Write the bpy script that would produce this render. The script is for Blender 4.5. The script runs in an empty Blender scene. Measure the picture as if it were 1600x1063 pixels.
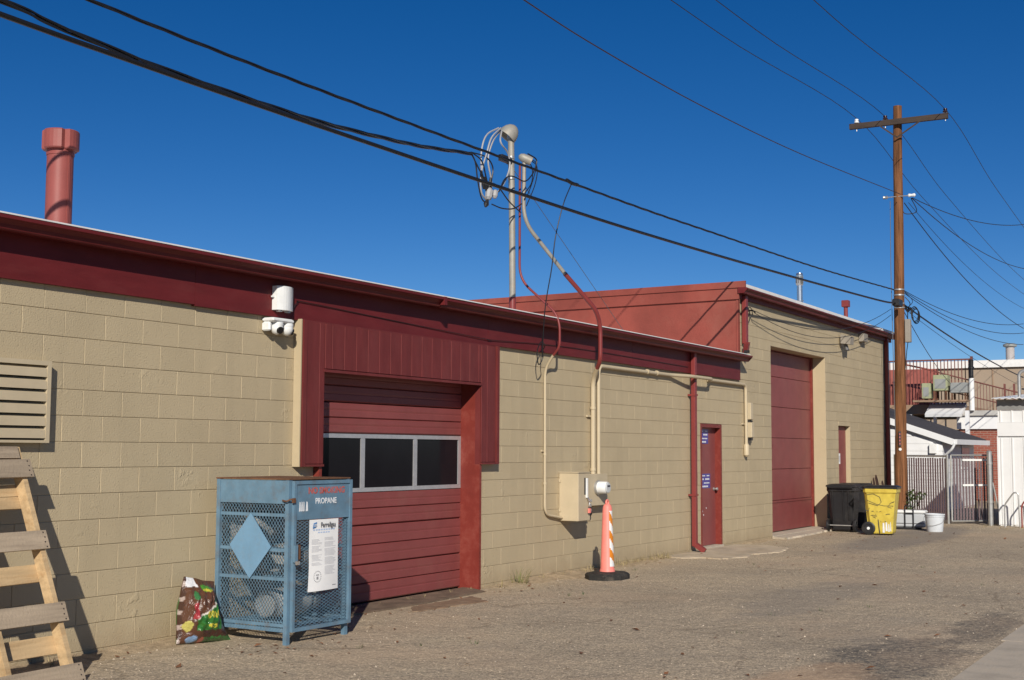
import bpy, bmesh, math, random
from mathutils import Vector, Matrix
random.seed(7)
S = bpy.context.scene
R = math.radians

# ---------------------------------------------------------------- camera
cd = bpy.data.cameras.new('camera'); cam = bpy.data.objects.new('camera', cd)
S.collection.objects.link(cam); S.camera = cam
F_ = Vector((0.86260558, 0.49885487, 0.08399663)); R_ = Vector((0.50025927, -0.86586171, 0.00491557)); U_ = Vector((-0.07518162, -0.03777989, 0.99645391))
m = Matrix.Identity(4)
for i in range(3):
    m[i][0] = R_[i]; m[i][1] = U_[i]; m[i][2] = -F_[i]
m[0][3], m[1][3], m[2][3] = 0.0, -8.0687, 1.6187
cam.matrix_world = m
cd.sensor_width = 36; cd.lens = 45.88; cd.clip_end = 3000; cd.clip_start = 0.05
# ---------------------------------------------------------------- light
SUN_EL = math.atan2(0.95, 1.887)
w = bpy.data.worlds.new('World'); S.world = w; w.use_nodes = True
nt = w.node_tree; nt.nodes.clear()
sky = nt.nodes.new('ShaderNodeTexSky'); sky.sky_type = 'NISHITA'; sky.sun_disc = False
sky.sun_elevation = SUN_EL; sky.sun_rotation = math.atan2(-1.6, -1.0)
sky.altitude = 1600; sky.air_density = 0.75; sky.dust_density = 0.0; sky.ozone_density = 2.5
bg = nt.nodes.new('ShaderNodeBackground'); bg.inputs[1].default_value = 0.072
wo = nt.nodes.new('ShaderNodeOutputWorld')
hs_ = nt.nodes.new('ShaderNodeHueSaturation'); hs_.inputs['Saturation'].default_value = 1.36; hs_.inputs['Hue'].default_value = 0.508
nt.links.new(sky.outputs[0], hs_.inputs['Color']); nt.links.new(hs_.outputs[0], bg.inputs[0]); nt.links.new(bg.outputs[0], wo.inputs[0])
sl = bpy.data.lights.new('sun', 'SUN'); sl.energy = 4.9; sl.angle = R(0.53); sl.color = (1.0, 0.93, 0.82)
so = bpy.data.objects.new('sun', sl); S.collection.objects.link(so); so.location = (-8, -12, 20)
so.rotation_euler = Vector((1.6, 1.0, -0.95)).to_track_quat('-Z', 'Y').to_euler()
vs = S.view_settings; vs.view_transform = 'Standard'; vs.look = 'None'; vs.gamma = 1; vs.exposure = 0.0; vs.use_curve_mapping = False

# ---------------------------------------------------------------- helpers
COL = S.collection
class MB:
    def __init__(s): s.v = []; s.f = []
    def add(s, vs, fs):
        o = len(s.v); s.v += [tuple(p) for p in vs]; s.f += [tuple(i + o for i in f) for f in fs]; return s
    def box(s, x0, x1, y0, y1, z0, z1):
        return s.add([(x0,y0,z0),(x1,y0,z0),(x1,y1,z0),(x0,y1,z0),(x0,y0,z1),(x1,y0,z1),(x1,y1,z1),(x0,y1,z1)],
                     [(0,3,2,1),(4,5,6,7),(0,1,5,4),(1,2,6,5),(2,3,7,6),(3,0,4,7)])
    def bbox(s, x0, x1, y0, y1, z0, z1, b=0.006):
        # box with bevelled vertical and top edges
        lo = [(x0+b,y0),(x1-b,y0),(x1,y0+b),(x1,y1-b),(x1-b,y1),(x0+b,y1),(x0,y1-b),(x0,y0+b)]
        cx, cy = (x0+x1)/2, (y0+y1)/2
        def ins(p): return (p[0]+(b if p[0]<cx else -b), p[1]+(b if p[1]<cy else -b))
        vs = [(p[0],p[1],z0+b) for p in lo] + [(p[0],p[1],z1-b) for p in lo]
        ti = [ins(p) for p in lo]
        vs += [(p[0],p[1],z1) for p in ti] + [(p[0],p[1],z0) for p in ti]
        fs = []
        for i in range(8):
            j = (i+1) % 8
            fs += [(i,j,8+j,8+i),(8+i,8+j,16+j,16+i),(24+i,24+j,j,i)]
        fs += [tuple(range(16,24)), tuple(range(31,23,-1))]
        return s.add(vs, fs)
    def obox(s, c, ax, ay, az, hx, hy, hz):
        c = Vector(c); ax = Vector(ax).normalized()*hx; ay = Vector(ay).normalized()*hy; az = Vector(az).normalized()*hz
        P = [c+ax*a+ay*b+az*d for d in (-1,1) for a,b in ((-1,-1),(1,-1),(1,1),(-1,1))]
        return s.add(P, [(0,3,2,1),(4,5,6,7),(0,1,5,4),(1,2,6,5),(2,3,7,6),(3,0,4,7)])
    def tube(s, pts, r, n=8, caps=True, rs=None):
        pts = [Vector(p) for p in pts]; k = len(pts); ring = []
        up = None
        for i, p in enumerate(pts):
            t = (pts[min(i+1,k-1)] - pts[max(i-1,0)]).normalized()
            if up is None:
                up = Vector((0,0,1)) if abs(t.z) < 0.9 else Vector((1,0,0))
            a = (up - t*up.dot(t)).normalized(); b = t.cross(a); up = a
            rr = rs[i] if rs else r
            ring.append([p + (a*math.cos(2*math.pi*j/n) + b*math.sin(2*math.pi*j/n))*rr for j in range(n)])
        vs = [q for rg in ring for q in rg]; fs = []
        for i in range(k-1):
            for j in range(n):
                j2 = (j+1) % n; fs.append((i*n+j, i*n+j2, (i+1)*n+j2, (i+1)*n+j))
        if caps: fs += [tuple(range(n-1,-1,-1)), tuple(range((k-1)*n, k*n))]
        return s.add(vs, fs)
    def lathe(s, c, axis, prof, n=20, caps=True):
        # prof: (distance along axis, radius)
        c = Vector(c); t = Vector(axis).normalized(); up = Vector((0,0,1)) if abs(t.z) < 0.9 else Vector((1,0,0))
        a = (up - t*up.dot(t)).normalized(); b = t.cross(a); vs = []; fs = []
        for d, r in prof:
            vs += [c + t*d + (a*math.cos(2*math.pi*j/n)+b*math.sin(2*math.pi*j/n))*max(r,1e-4) for j in range(n)]
        for i in range(len(prof)-1):
            for j in range(n):
                j2 = (j+1) % n; fs.append((i*n+j, i*n+j2, (i+1)*n+j2, (i+1)*n+j))
        if caps: fs += [tuple(range(n-1,-1,-1)), tuple(range((len(prof)-1)*n, len(prof)*n))]
        return s.add(vs, fs)
    def prism(s, poly, h0, h1, plane='yz'):
        # extrude polygon; 'yz': along x; 'xy': along z; 'xz': along y
        n = len(poly)
        def P(p, h): return (h,p[0],p[1]) if plane == 'yz' else ((p[0],p[1],h) if plane == 'xy' else (p[0],h,p[1]))
        vs = [P(p,h0) for p in poly] + [P(p,h1) for p in poly]
        fs = [(i,(i+1)%n,n+(i+1)%n,n+i) for i in range(n)] + [tuple(range(n-1,-1,-1)), tuple(range(n,2*n))]
        return s.add(vs, fs)
    def quad(s, a, b, c, d): return s.add([a,b,c,d], [(0,1,2,3)])
    def mesh(s, name, smooth=False):
        me = bpy.data.meshes.new(name); me.from_pydata(s.v, [], s.f)
        bm = bmesh.new(); bm.from_mesh(me); bmesh.ops.recalc_face_normals(bm, faces=bm.faces); bm.to_mesh(me); bm.free()
        if smooth:
            me.polygons.foreach_set('use_smooth', [True]*len(me.polygons))
            try: me.set_sharp_from_angle(angle=R(38))
            except Exception: pass
        return me
    def build(s, name, mat, parent=None, smooth=False):
        return link(name, s.mesh(name, smooth), mat, parent)
def link(name, me, mat=None, parent=None):
    o = bpy.data.objects.new(name, me); COL.objects.link(o)
    if mat and not me.materials: me.materials.append(mat)
    if parent: o.parent = parent
    return o
def tag(o, label=None, cat=None, group=None, kind=None):
    if label: o['label'] = label
    if cat: o['category'] = cat
    if group: o['group'] = group
    if kind: o['kind'] = kind
    return o
def thing(name, label, cat, loc=(0,0,0), rz=0, group=None):
    o = bpy.data.objects.new(name, None); COL.objects.link(o); o.empty_display_size = 0.1
    o.location = loc; o.rotation_euler = (0,0,rz)
    return tag(o, label, cat, group)
def copy_tree(o, parent=None):
    c = o.copy(); COL.objects.link(c); c.parent = parent
    for ch in [x for x in bpy.data.objects if x.parent is o]: copy_tree(ch, c)
    return c
def bez(pts, n=8):
    # Catmull-Rom through the points
    P = [Vector(p) for p in pts]; P = [P[0]*2-P[1]] + P + [P[-1]*2-P[-2]]; out = []
    for i in range(1, len(P)-2):
        for k in range(n):
            t = k/n; a,b,c,d = P[i-1],P[i],P[i+1],P[i+2]
            out.append(0.5*((2*b)+(c-a)*t+(2*a-5*b+4*c-d)*t*t+(3*b-a-3*c+d)*t*t*t))
    out.append(P[-2]); return out
def fillet(pts, r, n=5):
    P = [Vector(p) for p in pts]; out = [P[0]]
    for i in range(1, len(P)-1):
        a = (P[i-1]-P[i]); b = (P[i+1]-P[i]); d = min(r, a.length*0.49, b.length*0.49)
        A = P[i]+a.normalized()*d; B = P[i]+b.normalized()*d
        for k in range(n+1):
            t = k/n; out.append(A*(1-t)**2 + P[i]*2*t*(1-t) + B*t*t)
    out.append(P[-1]); return out
def sag(a, b, s, n=14):
    a = Vector(a); b = Vector(b)
    return [a.lerp(b, i/n) - Vector((0,0,4*s*(i/n)*(1-i/n))) for i in range(n+1)]

# ---------------------------------------------------------------- materials
def srgb(r, g, b):
    f = lambda c: (c/255/12.92) if c/255 <= 0.04045 else ((c/255+0.055)/1.055)**2.4
    return (f(r), f(g), f(b), 1)
MAT = {}
def mat(name, col, rough=0.6, var=0.12, vscale=3.0, bump=0.0, bscale=60.0, metal=0.0, dirt=None, dscale=1.5, damt=0.35, rnd=0.0, spec=0.4, stretch=None, coat=0.0):
    M = bpy.data.materials.new(name); M.use_nodes = True; N = M.node_tree.nodes; L = M.node_tree.links
    P = N['Principled BSDF']; P.inputs['Roughness'].default_value = rough; P.inputs['Metallic'].default_value = metal
    P.inputs['Specular IOR Level'].default_value = spec
    if coat: P.inputs['Coat Weight'].default_value = coat
    g = N.new('ShaderNodeNewGeometry'); src = g.outputs['Position']
    if stretch:
        mp = N.new('ShaderNodeMapping'); mp.inputs['Scale'].default_value = stretch; L.new(src, mp.inputs[0]); src = mp.outputs[0]
    n1 = N.new('ShaderNodeTexNoise'); n1.inputs['Scale'].default_value = vscale; n1.inputs['Detail'].default_value = 6; n1.inputs['Roughness'].default_value = 0.6
    L.new(src, n1.inputs['Vector'])
    mr = N.new('ShaderNodeMapRange'); mr.inputs[1].default_value = 0.3; mr.inputs[2].default_value = 0.7; mr.inputs[3].default_value = 1-var; mr.inputs[4].default_value = 1+var
    L.new(n1.outputs[0], mr.inputs[0])
    hs = N.new('ShaderNodeHueSaturation'); hs.inputs['Color'].default_value = col if len(col) == 4 else (*col,1)
    fac = mr.outputs[0]
    if rnd:
        oi = N.new('ShaderNodeObjectInfo'); m2 = N.new('ShaderNodeMapRange'); m2.inputs[3].default_value = 1-rnd; m2.inputs[4].default_value = 1+rnd
        L.new(oi.outputs['Random'], m2.inputs[0]); mu = N.new('ShaderNodeMath'); mu.operation = 'MULTIPLY'
        L.new(fac, mu.inputs[0]); L.new(m2.outputs[0], mu.inputs[1]); fac = mu.outputs[0]
    L.new(fac, hs.inputs['Value']); c = hs.outputs[0]
    if dirt:
        n3 = N.new('ShaderNodeTexNoise'); n3.inputs['Scale'].default_value = dscale; n3.inputs['Detail'].default_value = 8; n3.inputs['Roughness'].default_value = 0.7
        L.new(src, n3.inputs['Vector'])
        m3 = N.new('ShaderNodeMapRange'); m3.inputs[1].default_value = 0.5; m3.inputs[2].default_value = 0.72; m3.inputs[3].default_value = 0; m3.inputs[4].default_value = damt
        L.new(n3.outputs[0], m3.inputs[0])
        mx = N.new('ShaderNodeMix'); mx.data_type = 'RGBA'; L.new(m3.outputs[0], mx.inputs[0]); L.new(c, mx.inputs[6]); mx.inputs[7].default_value = (*dirt[:3],1)
        c = mx.outputs[2]
    L.new(c, P.inputs['Base Color'])
    if bump:
        n2 = N.new('ShaderNodeTexNoise'); n2.inputs['Scale'].default_value = bscale; n2.inputs['Detail'].default_value = 4; L.new(g.outputs['Position'], n2.inputs['Vector'])
        b = N.new('ShaderNodeBump'); b.inputs['Strength'].default_value = bump; b.inputs['Distance'].default_value = 0.01
        L.new(n2.outputs[0], b.inputs['Height']); L.new(b.outputs[0], P.inputs['Normal'])
    MAT[name] = M; return M
TAN = (0.455, 0.372, 0.240); RED = (0.125, 0.0165, 0.018)
mat('tan_trim', TAN, 0.6, 0.06, 4, 0.1, 120)
mat('tan_metal', (0.50,0.415,0.28), 0.5, 0.05, 6, 0.05, 80)
mat('red_trim', RED, 0.5, 0.14, 5, 0.12, 90, spec=0.2, dirt=(0.17,0.045,0.04), dscale=4, damt=0.25, stretch=(0.5,1,2))
mat('red_siding', (0.145,0.028,0.027), 0.5, 0.14, 5, 0.12, 90, spec=0.2, dirt=(0.20,0.06,0.055), dscale=3, damt=0.3, stretch=(2,1,0.5))
mat('red_door', (0.222,0.056,0.053), 0.5, 0.10, 3, 0.08, 60, dirt=(0.25,0.10,0.08), dscale=2.5, damt=0.3)
mat('red_bright', (0.185,0.028,0.020), 0.5, 0.15, 5, 0.15, 60, dirt=(0.3,0.12,0.09), dscale=5, damt=0.3)
mat('red_stucco', (0.225,0.048,0.034), 0.75, 0.22, 1.3, 0.35, 40, dirt=(0.29,0.105,0.075), dscale=0.9, damt=0.5)
mat('red_pipe', (0.20,0.034,0.032), 0.45, 0.08, 6, 0.04, 60)
mat('white_membrane', (0.75,0.74,0.72), 0.6, 0.08, 5, 0.1, 40)
mat('galv', (0.42,0.42,0.41), 0.42, 0.15, 12, 0.05, 90, metal=0.6, dirt=(0.4,0.34,0.25), dscale=6, damt=0.3)
mat('galv_mast', (0.31,0.295,0.26), 0.55, 0.12, 9, 0.05, 90, metal=0.2, dirt=(0.40,0.27,0.13), dscale=6, damt=0.4)
mat('steel_bright', (0.62,0.63,0.64), 0.25, 0.08, 14, 0.03, 90, metal=0.9)
mat('black_cable', (0.012,0.012,0.014), 0.45, 0.2, 20, 0.0)
mat('grey_cable', (0.10,0.10,0.105), 0.5, 0.2, 20, 0.0)
mat('white_cable', (0.33,0.33,0.34), 0.5, 0.1, 20, 0.0)
mat('white_plastic', (0.74,0.75,0.74), 0.38, 0.05, 12, 0.0)
mat('black_plastic', (0.016,0.016,0.018), 0.42, 0.2, 8, 0.08, 70, dirt=(0.06,0.055,0.05), dscale=3, damt=0.5)
mat('rubber', (0.02,0.019,0.018), 0.8, 0.3, 10, 0.3, 80, dirt=(0.16,0.13,0.10), dscale=6, damt=0.6)
mat('glass_dark', (0.012,0.011,0.014), 0.12, 0.1, 3, 0.0, spec=0.10)
mat('glass_clear', (0.5,0.52,0.53), 0.1, 0.05, 8, 0.0)
mat('alu', (0.52,0.52,0.53), 0.4, 0.08, 14, 0.0, metal=0.5)
mat('blue_paint', (0.115,0.205,0.285), 0.5, 0.16, 7, 0.1, 60, dirt=(0.14,0.10,0.07), dscale=9, damt=0.45)
mat('rust', (0.13,0.06,0.03), 0.8, 0.3, 12, 0.2, 60)
mat('paper', (0.80,0.80,0.79), 0.6, 0.03, 12, 0.0)
mat('ink', (0.05,0.05,0.06), 0.6, 0.1, 12, 0.0)
mat('ink_grey', (0.50,0.50,0.52), 0.6, 0.1, 12, 0.0)
mat('ink_blue', (0.40,0.50,0.68), 0.6, 0.1, 12, 0.0)
mat('logo_blue', (0.06,0.20,0.45), 0.6, 0.1, 12, 0.0)
mat('white_letter', (0.72,0.74,0.76), 0.6, 0.1, 30, 0.0)
mat('red_letter', (0.42,0.10,0.085), 0.6, 0.25, 40, 0.0, dirt=(0.14,0.24,0.34), dscale=22, damt=0.7)
mat('cylinder_grey', (0.30,0.30,0.29), 0.4, 0.1, 8, 0.05, 60, dirt=(0.25,0.17,0.1), dscale=7, damt=0.4)
mat('pink', (0.80,0.225,0.185), 0.5, 0.08, 10, 0.05, 60, dirt=(0.70,0.28,0.22), dscale=12, damt=0.4)
mat('sheet_white', (0.72,0.72,0.72), 0.35, 0.06, 20, 0.0)
mat('sheet_orange', (0.62,0.20,0.015), 0.35, 0.08, 20, 0.0)
mat('pole_wood', (0.175,0.078,0.036), 0.85, 0.55, 6, 0.7, 30, dirt=(0.045,0.022,0.012), dscale=7, damt=1.0, stretch=(3,3,0.16), spec=0.15)
mat('arm_wood', (0.050,0.034,0.026), 0.8, 0.3, 6, 0.3, 40, stretch=(2,0.4,2))
mat('wood_new', (0.50,0.355,0.195), 0.75, 0.25, 4, 0.25, 60, dirt=(0.30,0.16,0.06), dscale=5, damt=0.6, rnd=0.12, stretch=(0.35,2.5,4))
mat('wood_grey', (0.335,0.265,0.19), 0.8, 0.25, 4, 0.3, 60, dirt=(0.15,0.11,0.08), dscale=5, damt=0.6, rnd=0.12, stretch=(0.3,2.5,4))
mat('nail', (0.03,0.022,0.02), 0.7)
mat('yellow_cart', (0.58,0.45,0.07), 0.45, 0.14, 6, 0.12, 14, dirt=(0.40,0.25,0.02), dscale=5, damt=0.6)
mat('concrete', (0.47,0.405,0.32), 0.9, 0.22, 2.5, 0.5, 50, dirt=(0.40,0.32,0.23), dscale=2.5, damt=0.7)
mat('white_siding', (0.72,0.73,0.74), 0.55, 0.05, 3, 0.0)
mat('white_steel', (0.70,0.705,0.70), 0.4, 0.05, 3, 0.0, dirt=(0.45,0.42,0.38), dscale=3, damt=0.2)
mat('shingle', (0.055,0.05,0.055), 0.9, 0.3, 12, 0.5, 30)
mat('tan_stucco', (0.34,0.265,0.195), 0.8, 0.1, 0.6, 0.1, 20)
mat('brown_trim', (0.30,0.20,0.13), 0.7, 0.1, 2, 0.0)
mat('rail_brown', (0.16,0.055,0.045), 0.6, 0.2, 4, 0.0)
mat('rail_red', (0.34,0.10,0.08), 0.6, 0.2, 2, 0.0)
mat('ac_green', (0.33,0.35,0.21), 0.5, 0.1, 3, 0.0)
mat('ac_grey', (0.28,0.29,0.28), 0.5, 0.1, 3, 0.0)
mat('slat', (0.145,0.10,0.11), 0.6, 0.15, 3, 0.0)
mat('gap_shade', (0.02,0.018,0.02), 0.8)  # near-black colour standing in for the shade inside openings and recesses
mat('sign_blue', (0.055,0.045,0.27), 0.4)
mat('leaf_green', (0.06,0.085,0.03), 0.6, 0.4, 8)
mat('dry_grass', (0.30,0.24,0.12), 0.8, 0.4, 8)
mat('dead_leaf', (0.17,0.075,0.035), 0.8, 0.5, 5)
mat('pebble', (0.42,0.35,0.27), 0.85, 0.5, 30)
mat('ceramic_brown', (0.03,0.012,0.014), 0.2)
mat('lens_black', (0.01,0.01,0.012), 0.1)
mat('beige_box', (0.27,0.24,0.20), 0.6)

def nodes_of(M): return M.node_tree.nodes, M.node_tree.links
# painted concrete block: fine pitted roughness, patches of blistered paint, faint grime
def block_mat():
    M = mat('block_paint', TAN, 0.62, 0.05, 1.2, rnd=0.035, dirt=(0.39,0.315,0.20), dscale=0.8, damt=0.35, spec=0.25)
    N, L = nodes_of(M); P = N['Principled BSDF']
    g = N.new('ShaderNodeNewGeometry')
    a = N.new('ShaderNodeTexNoise'); a.inputs['Scale'].default_value = 75; a.inputs['Detail'].default_value = 5; L.new(g.outputs['Position'], a.inputs['Vector'])
    v = N.new('ShaderNodeTexNoise'); v.inputs['Scale'].default_value = 14; v.inputs['Detail'].default_value = 3; L.new(g.outputs['Position'], v.inputs['Vector'])
    k = N.new('ShaderNodeTexNoise'); k.inputs['Scale'].default_value = 1.7; k.inputs['Detail'].default_value = 2; L.new(g.outputs['Position'], k.inputs['Vector'])
    mk = N.new('ShaderNodeMapRange'); mk.inputs[1].default_value = 0.62; mk.inputs[2].default_value = 0.70; L.new(k.outputs[0], mk.inputs[0])
    vv = N.new('ShaderNodeMapRange'); vv.inputs[1].default_value = 0.52; vv.inputs[2].default_value = 0.6; L.new(v.outputs[0], vv.inputs[0])
    mu = N.new('ShaderNodeMath'); mu.operation = 'MULTIPLY'; L.new(mk.outputs[0], mu.inputs[0]); L.new(vv.outputs[0], mu.inputs[1])
    pits = N.new('ShaderNodeTexVoronoi'); pits.inputs['Scale'].default_value = 38; L.new(g.outputs['Position'], pits.inputs['Vector'])
    pr = N.new('ShaderNodeMapRange'); pr.inputs[1].default_value = 0.03; pr.inputs[2].default_value = 0.16; pr.inputs[3].default_value = -1.2; pr.inputs[4].default_value = 0; L.new(pits.outputs[0], pr.inputs[0])
    s1 = N.new('ShaderNodeMath'); s1.operation = 'ADD'; L.new(a.outputs[0], s1.inputs[0]); L.new(mu.outputs[0], s1.inputs[1])
    s2 = N.new('ShaderNodeMath'); s2.operation = 'ADD'; L.new(s1.outputs[0], s2.inputs[0]); L.new(pr.outputs[0], s2.inputs[1])
    b = N.new('ShaderNodeBump'); b.inputs['Strength'].default_value = 0.75; b.inputs['Distance'].default_value = 0.005
    L.new(s2.outputs[0], b.inputs['Height']); L.new(b.outputs[0], P.inputs['Normal'])
    return M
BLOCK = block_mat()
def base_grime(M):
    N, L = nodes_of(M); P = N['Principled BSDF']; src = P.inputs['Base Color'].links[0].from_socket
    g = N.new('ShaderNodeNewGeometry'); sx = N.new('ShaderNodeSeparateXYZ'); L.new(g.outputs['Position'], sx.inputs[0])
    n = N.new('ShaderNodeTexNoise'); n.inputs['Scale'].default_value = 3.5; n.inputs['Detail'].default_value = 8; n.inputs['Roughness'].default_value = 0.75; L.new(g.outputs['Position'], n.inputs['Vector'])
    m1 = N.new('ShaderNodeMath'); m1.operation = 'MULTIPLY_ADD'; m1.inputs[1].default_value = -0.55; L.new(n.outputs[0], m1.inputs[0]); L.new(sx.outputs[2], m1.inputs[2])
    mr = N.new('ShaderNodeMapRange'); mr.inputs[1].default_value = -0.30; mr.inputs[2].default_value = -0.02; mr.inputs[3].default_value = 0.55; mr.inputs[4].default_value = 0.0; L.new(m1.outputs[0], mr.inputs[0])
    mx = N.new('ShaderNodeMix'); mx.data_type = 'RGBA'; L.new(mr.outputs[0], mx.inputs[0]); L.new(src, mx.inputs[6]); mx.inputs[7].default_value = (0.30,0.225,0.14,1)
    # faint vertical run-off streaks of old paint
    mp = N.new('ShaderNodeMapping'); mp.inputs['Scale'].default_value = (3.2,1,0.18); L.new(g.outputs['Position'], mp.inputs[0])
    n2 = N.new('ShaderNodeTexNoise'); n2.inputs['Scale'].default_value = 1.6; n2.inputs['Detail'].default_value = 5; L.new(mp.outputs[0], n2.inputs['Vector'])
    r2 = N.new('ShaderNodeMapRange'); r2.inputs[1].default_value = 0.52; r2.inputs[2].default_value = 0.72; r2.inputs[3].default_value = 0.0; r2.inputs[4].default_value = 0.22; L.new(n2.outputs[0], r2.inputs[0])
    m3 = N.new('ShaderNodeMix'); m3.data_type = 'RGBA'; L.new(r2.outputs[0], m3.inputs[0]); L.new(mx.outputs[2], m3.inputs[6]); m3.inputs[7].default_value = (0.34,0.28,0.185,1)
    L.new(m3.outputs[2], P.inputs['Base Color'])
base_grime(BLOCK)
# worn asphalt: pale exposed aggregate, sandy film, dark repair patches
def ground_mat():
    M = bpy.data.materials.new('asphalt'); M.use_nodes = True; N, L = nodes_of(M); P = N['Principled BSDF']; P.inputs['Roughness'].default_value = 0.92; P.inputs['Specular IOR Level'].default_value = 0.2
    g = N.new('ShaderNodeNewGeometry'); pos = g.outputs['Position']
    def noise(sc, det=6, ro=0.6):
        n = N.new('ShaderNodeTexNoise'); n.inputs['Scale'].default_value = sc; n.inputs['Detail'].default_value = det; n.inputs['Roughness'].default_value = ro; L.new(pos, n.inputs['Vector']); return n.outputs[0]
    def ramp(src, stops):
        r = N.new('ShaderNodeValToRGB'); e = r.color_ramp.elements
        while len(e) < len(stops): e.new(0.5)
        for q, (p, c) in zip(e, stops): q.position = p; q.color = (*c,1)
        L.new(src, r.inputs[0]); return r.outputs[0]
    def mix(f, a, b, mode='MIX'):
        x = N.new('ShaderNodeMix'); x.data_type = 'RGBA'; x.blend_type = mode
        if isinstance(f, float): x.inputs[0].default_value = f
        else: L.new(f, x.inputs[0])
        for s, i in ((a,6),(b,7)):
            if isinstance(s, tuple): x.inputs[i].default_value = (*s,1)
            else: L.new(s, x.inputs[i])
        return x.outputs[2]
    def mrange(src, a, b, c=0.0, d=1.0):
        r = N.new('ShaderNodeMapRange'); r.inputs[1].default_value = a; r.inputs[2].default_value = b; r.inputs[3].default_value = c; r.inputs[4].default_value = d; L.new(src, r.inputs[0]); return r.outputs[0]
    def math_(op, a, b):
        x = N.new('ShaderNodeMath'); x.operation = op
        for s, i in ((a,0),(b,1)):
            if isinstance(s, float): x.inputs[i].default_value = s
            else: L.new(s, x.inputs[i])
        return x.outputs[0]
    base = ramp(noise(0.55, 9, 0.65), [(0.3,(0.37,0.305,0.225)),(0.5,(0.455,0.375,0.275)),(0.7,(0.53,0.43,0.305))])
    vo = N.new('ShaderNodeTexVoronoi'); vo.inputs['Scale'].default_value = 80; L.new(pos, vo.inputs['Vector'])
    sp = N.new('ShaderNodeSeparateColor'); L.new(vo.outputs['Color'], sp.inputs[0])
    speck = ramp(sp.outputs[0], [(0.0,(0.48,0.48,0.49)),(0.3,(0.88,0.88,0.88)),(0.8,(1.14,1.12,1.07)),(0.975,(1.75,1.7,1.64))])
    c = mix(1.0, base, speck, 'MULTIPLY')
    c = mix(mrange(noise(230, 2), 0.35, 0.65, 0.0, 0.40), c, (0.20,0.165,0.13))
    # bare dark asphalt patches (a patch by the alley edge, the ramp strip before the tall door)
    xyz = N.new('ShaderNodeSeparateXYZ'); L.new(pos, xyz.inputs[0])
    def blob(cx, cy, rx, ry, wob):
        dx = math_('DIVIDE', math_('SUBTRACT', xyz.outputs[0], cx), rx); dy = math_('DIVIDE', math_('SUBTRACT', xyz.outputs[1], cy), ry)
        d = math_('ADD', math_('MULTIPLY', dx, dx), math_('MULTIPLY', dy, dy))
        d = math_('ADD', d, math_('MULTIPLY', math_('SUBTRACT', noise(2.2, 8, 0.75), 0.5), wob))
        return mrange(d, 0.55, 1.25, 1.0, 0.0)
    dark = ramp(sp.outputs[1], [(0.0,(0.035,0.035,0.037)),(0.6,(0.085,0.083,0.08)),(1.0,(0.24,0.21,0.17))])
    grain = mrange(noise(17, 5, 0.7), 0.40, 0.58, 0.25, 1.0)
    c = mix(math_('MULTIPLY', math_('MULTIPLY', blob(10.6,-5.42,1.35,0.50,4.2), grain), 0.92), c, dark)
    c = mix(math_('MULTIPLY', math_('MULTIPLY', blob(12.9,-5.72,1.2,0.28,4.0), grain), 0.78), c, dark)
    c = mix(math_('MULTIPLY', mrange(noise(0.32, 4, 0.6), 0.52, 0.66), 0.40), c, (0.50,0.365,0.25))
    c = mix(math_('MULTIPLY', mrange(noise(0.75, 7, 0.7), 0.54, 0.70), 0.38), c, (0.27,0.235,0.195))
    c = mix(math_('MULTIPLY', blob(25.5,-2.1,4.6,0.75,1.1), 0.6), c, (0.20,0.18,0.165))
    c = mix(math_('MULTIPLY', blob(14.5,-3.6,2.2,0.5,3.6), 0.35), c, (0.25,0.22,0.19))
    c = mix(math_('MULTIPLY', blob(9.0,-5.2,1.1,0.4,3.0), 0.5), c, (0.52,0.35,0.22))
    # sandy dirt gathered along the foot of the wall
    wl = math_('ADD', xyz.outputs[1], math_('MULTIPLY', math_('SUBTRACT', noise(1.6, 6), 0.5), 1.2))
    c = mix(mrange(wl, -0.75, -0.1, 0.0, 0.6), c, (0.46,0.36,0.235))
    # thin cracks
    cr = N.new('ShaderNodeTexVoronoi'); cr.feature = 'DISTANCE_TO_EDGE'; cr.inputs['Scale'].default_value = 0.42
    wob = N.new('ShaderNodeVectorMath'); wob.operation = 'ADD'; nn = N.new('ShaderNodeTexNoise'); nn.inputs['Scale'].default_value = 1.6; nn.inputs['Detail'].default_value = 6; L.new(pos, nn.inputs['Vector'])
    scl = N.new('ShaderNodeVectorMath'); scl.operation = 'SCALE'; scl.inputs['Scale'].default_value = 0.7; L.new(nn.outputs['Color'], scl.inputs[0]); L.new(pos, wob.inputs[0]); L.new(scl.outputs[0], wob.inputs[1]); L.new(wob.outputs[0], cr.inputs['Vector'])
    crk = math_('MULTIPLY', mrange(cr.outputs['Distance'], 0.0, 0.013, 1.0, 0.0), mrange(noise(0.5, 2), 0.47, 0.58))
    c = mix(math_('MULTIPLY', crk, 0.38), c, (0.14,0.105,0.07))
    c = mix(mrange(math_('ADD', xyz.outputs[1], math_('MULTIPLY', noise(0.4, 3), 1.5)), -9.6, -8.9, 1.0, 0.0), c, (0.075,0.075,0.05))  # unseen ground behind the camera, darkened to cut bounce light on the wall
    L.new(c, P.inputs['Base Color'])
    h = math_('ADD', math_('MULTIPLY', sp.outputs[2], 0.75), math_('ADD', math_('MULTIPLY', noise(16, 6), 2.2), math_('MULTIPLY', noise(2.5, 3), 5.0)))
    h = math_('SUBTRACT', h, math_('MULTIPLY', crk, 0.7))
    b = N.new('ShaderNodeBump'); b.inputs['Strength'].default_value = 0.6; b.inputs['Distance'].default_value = 0.012; L.new(h, b.inputs['Height']); L.new(b.outputs[0], P.inputs['Normal'])
    return M
GROUND = ground_mat()
mb = bpy.data.materials.new('brick_wall'); mb.use_nodes = True
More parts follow.
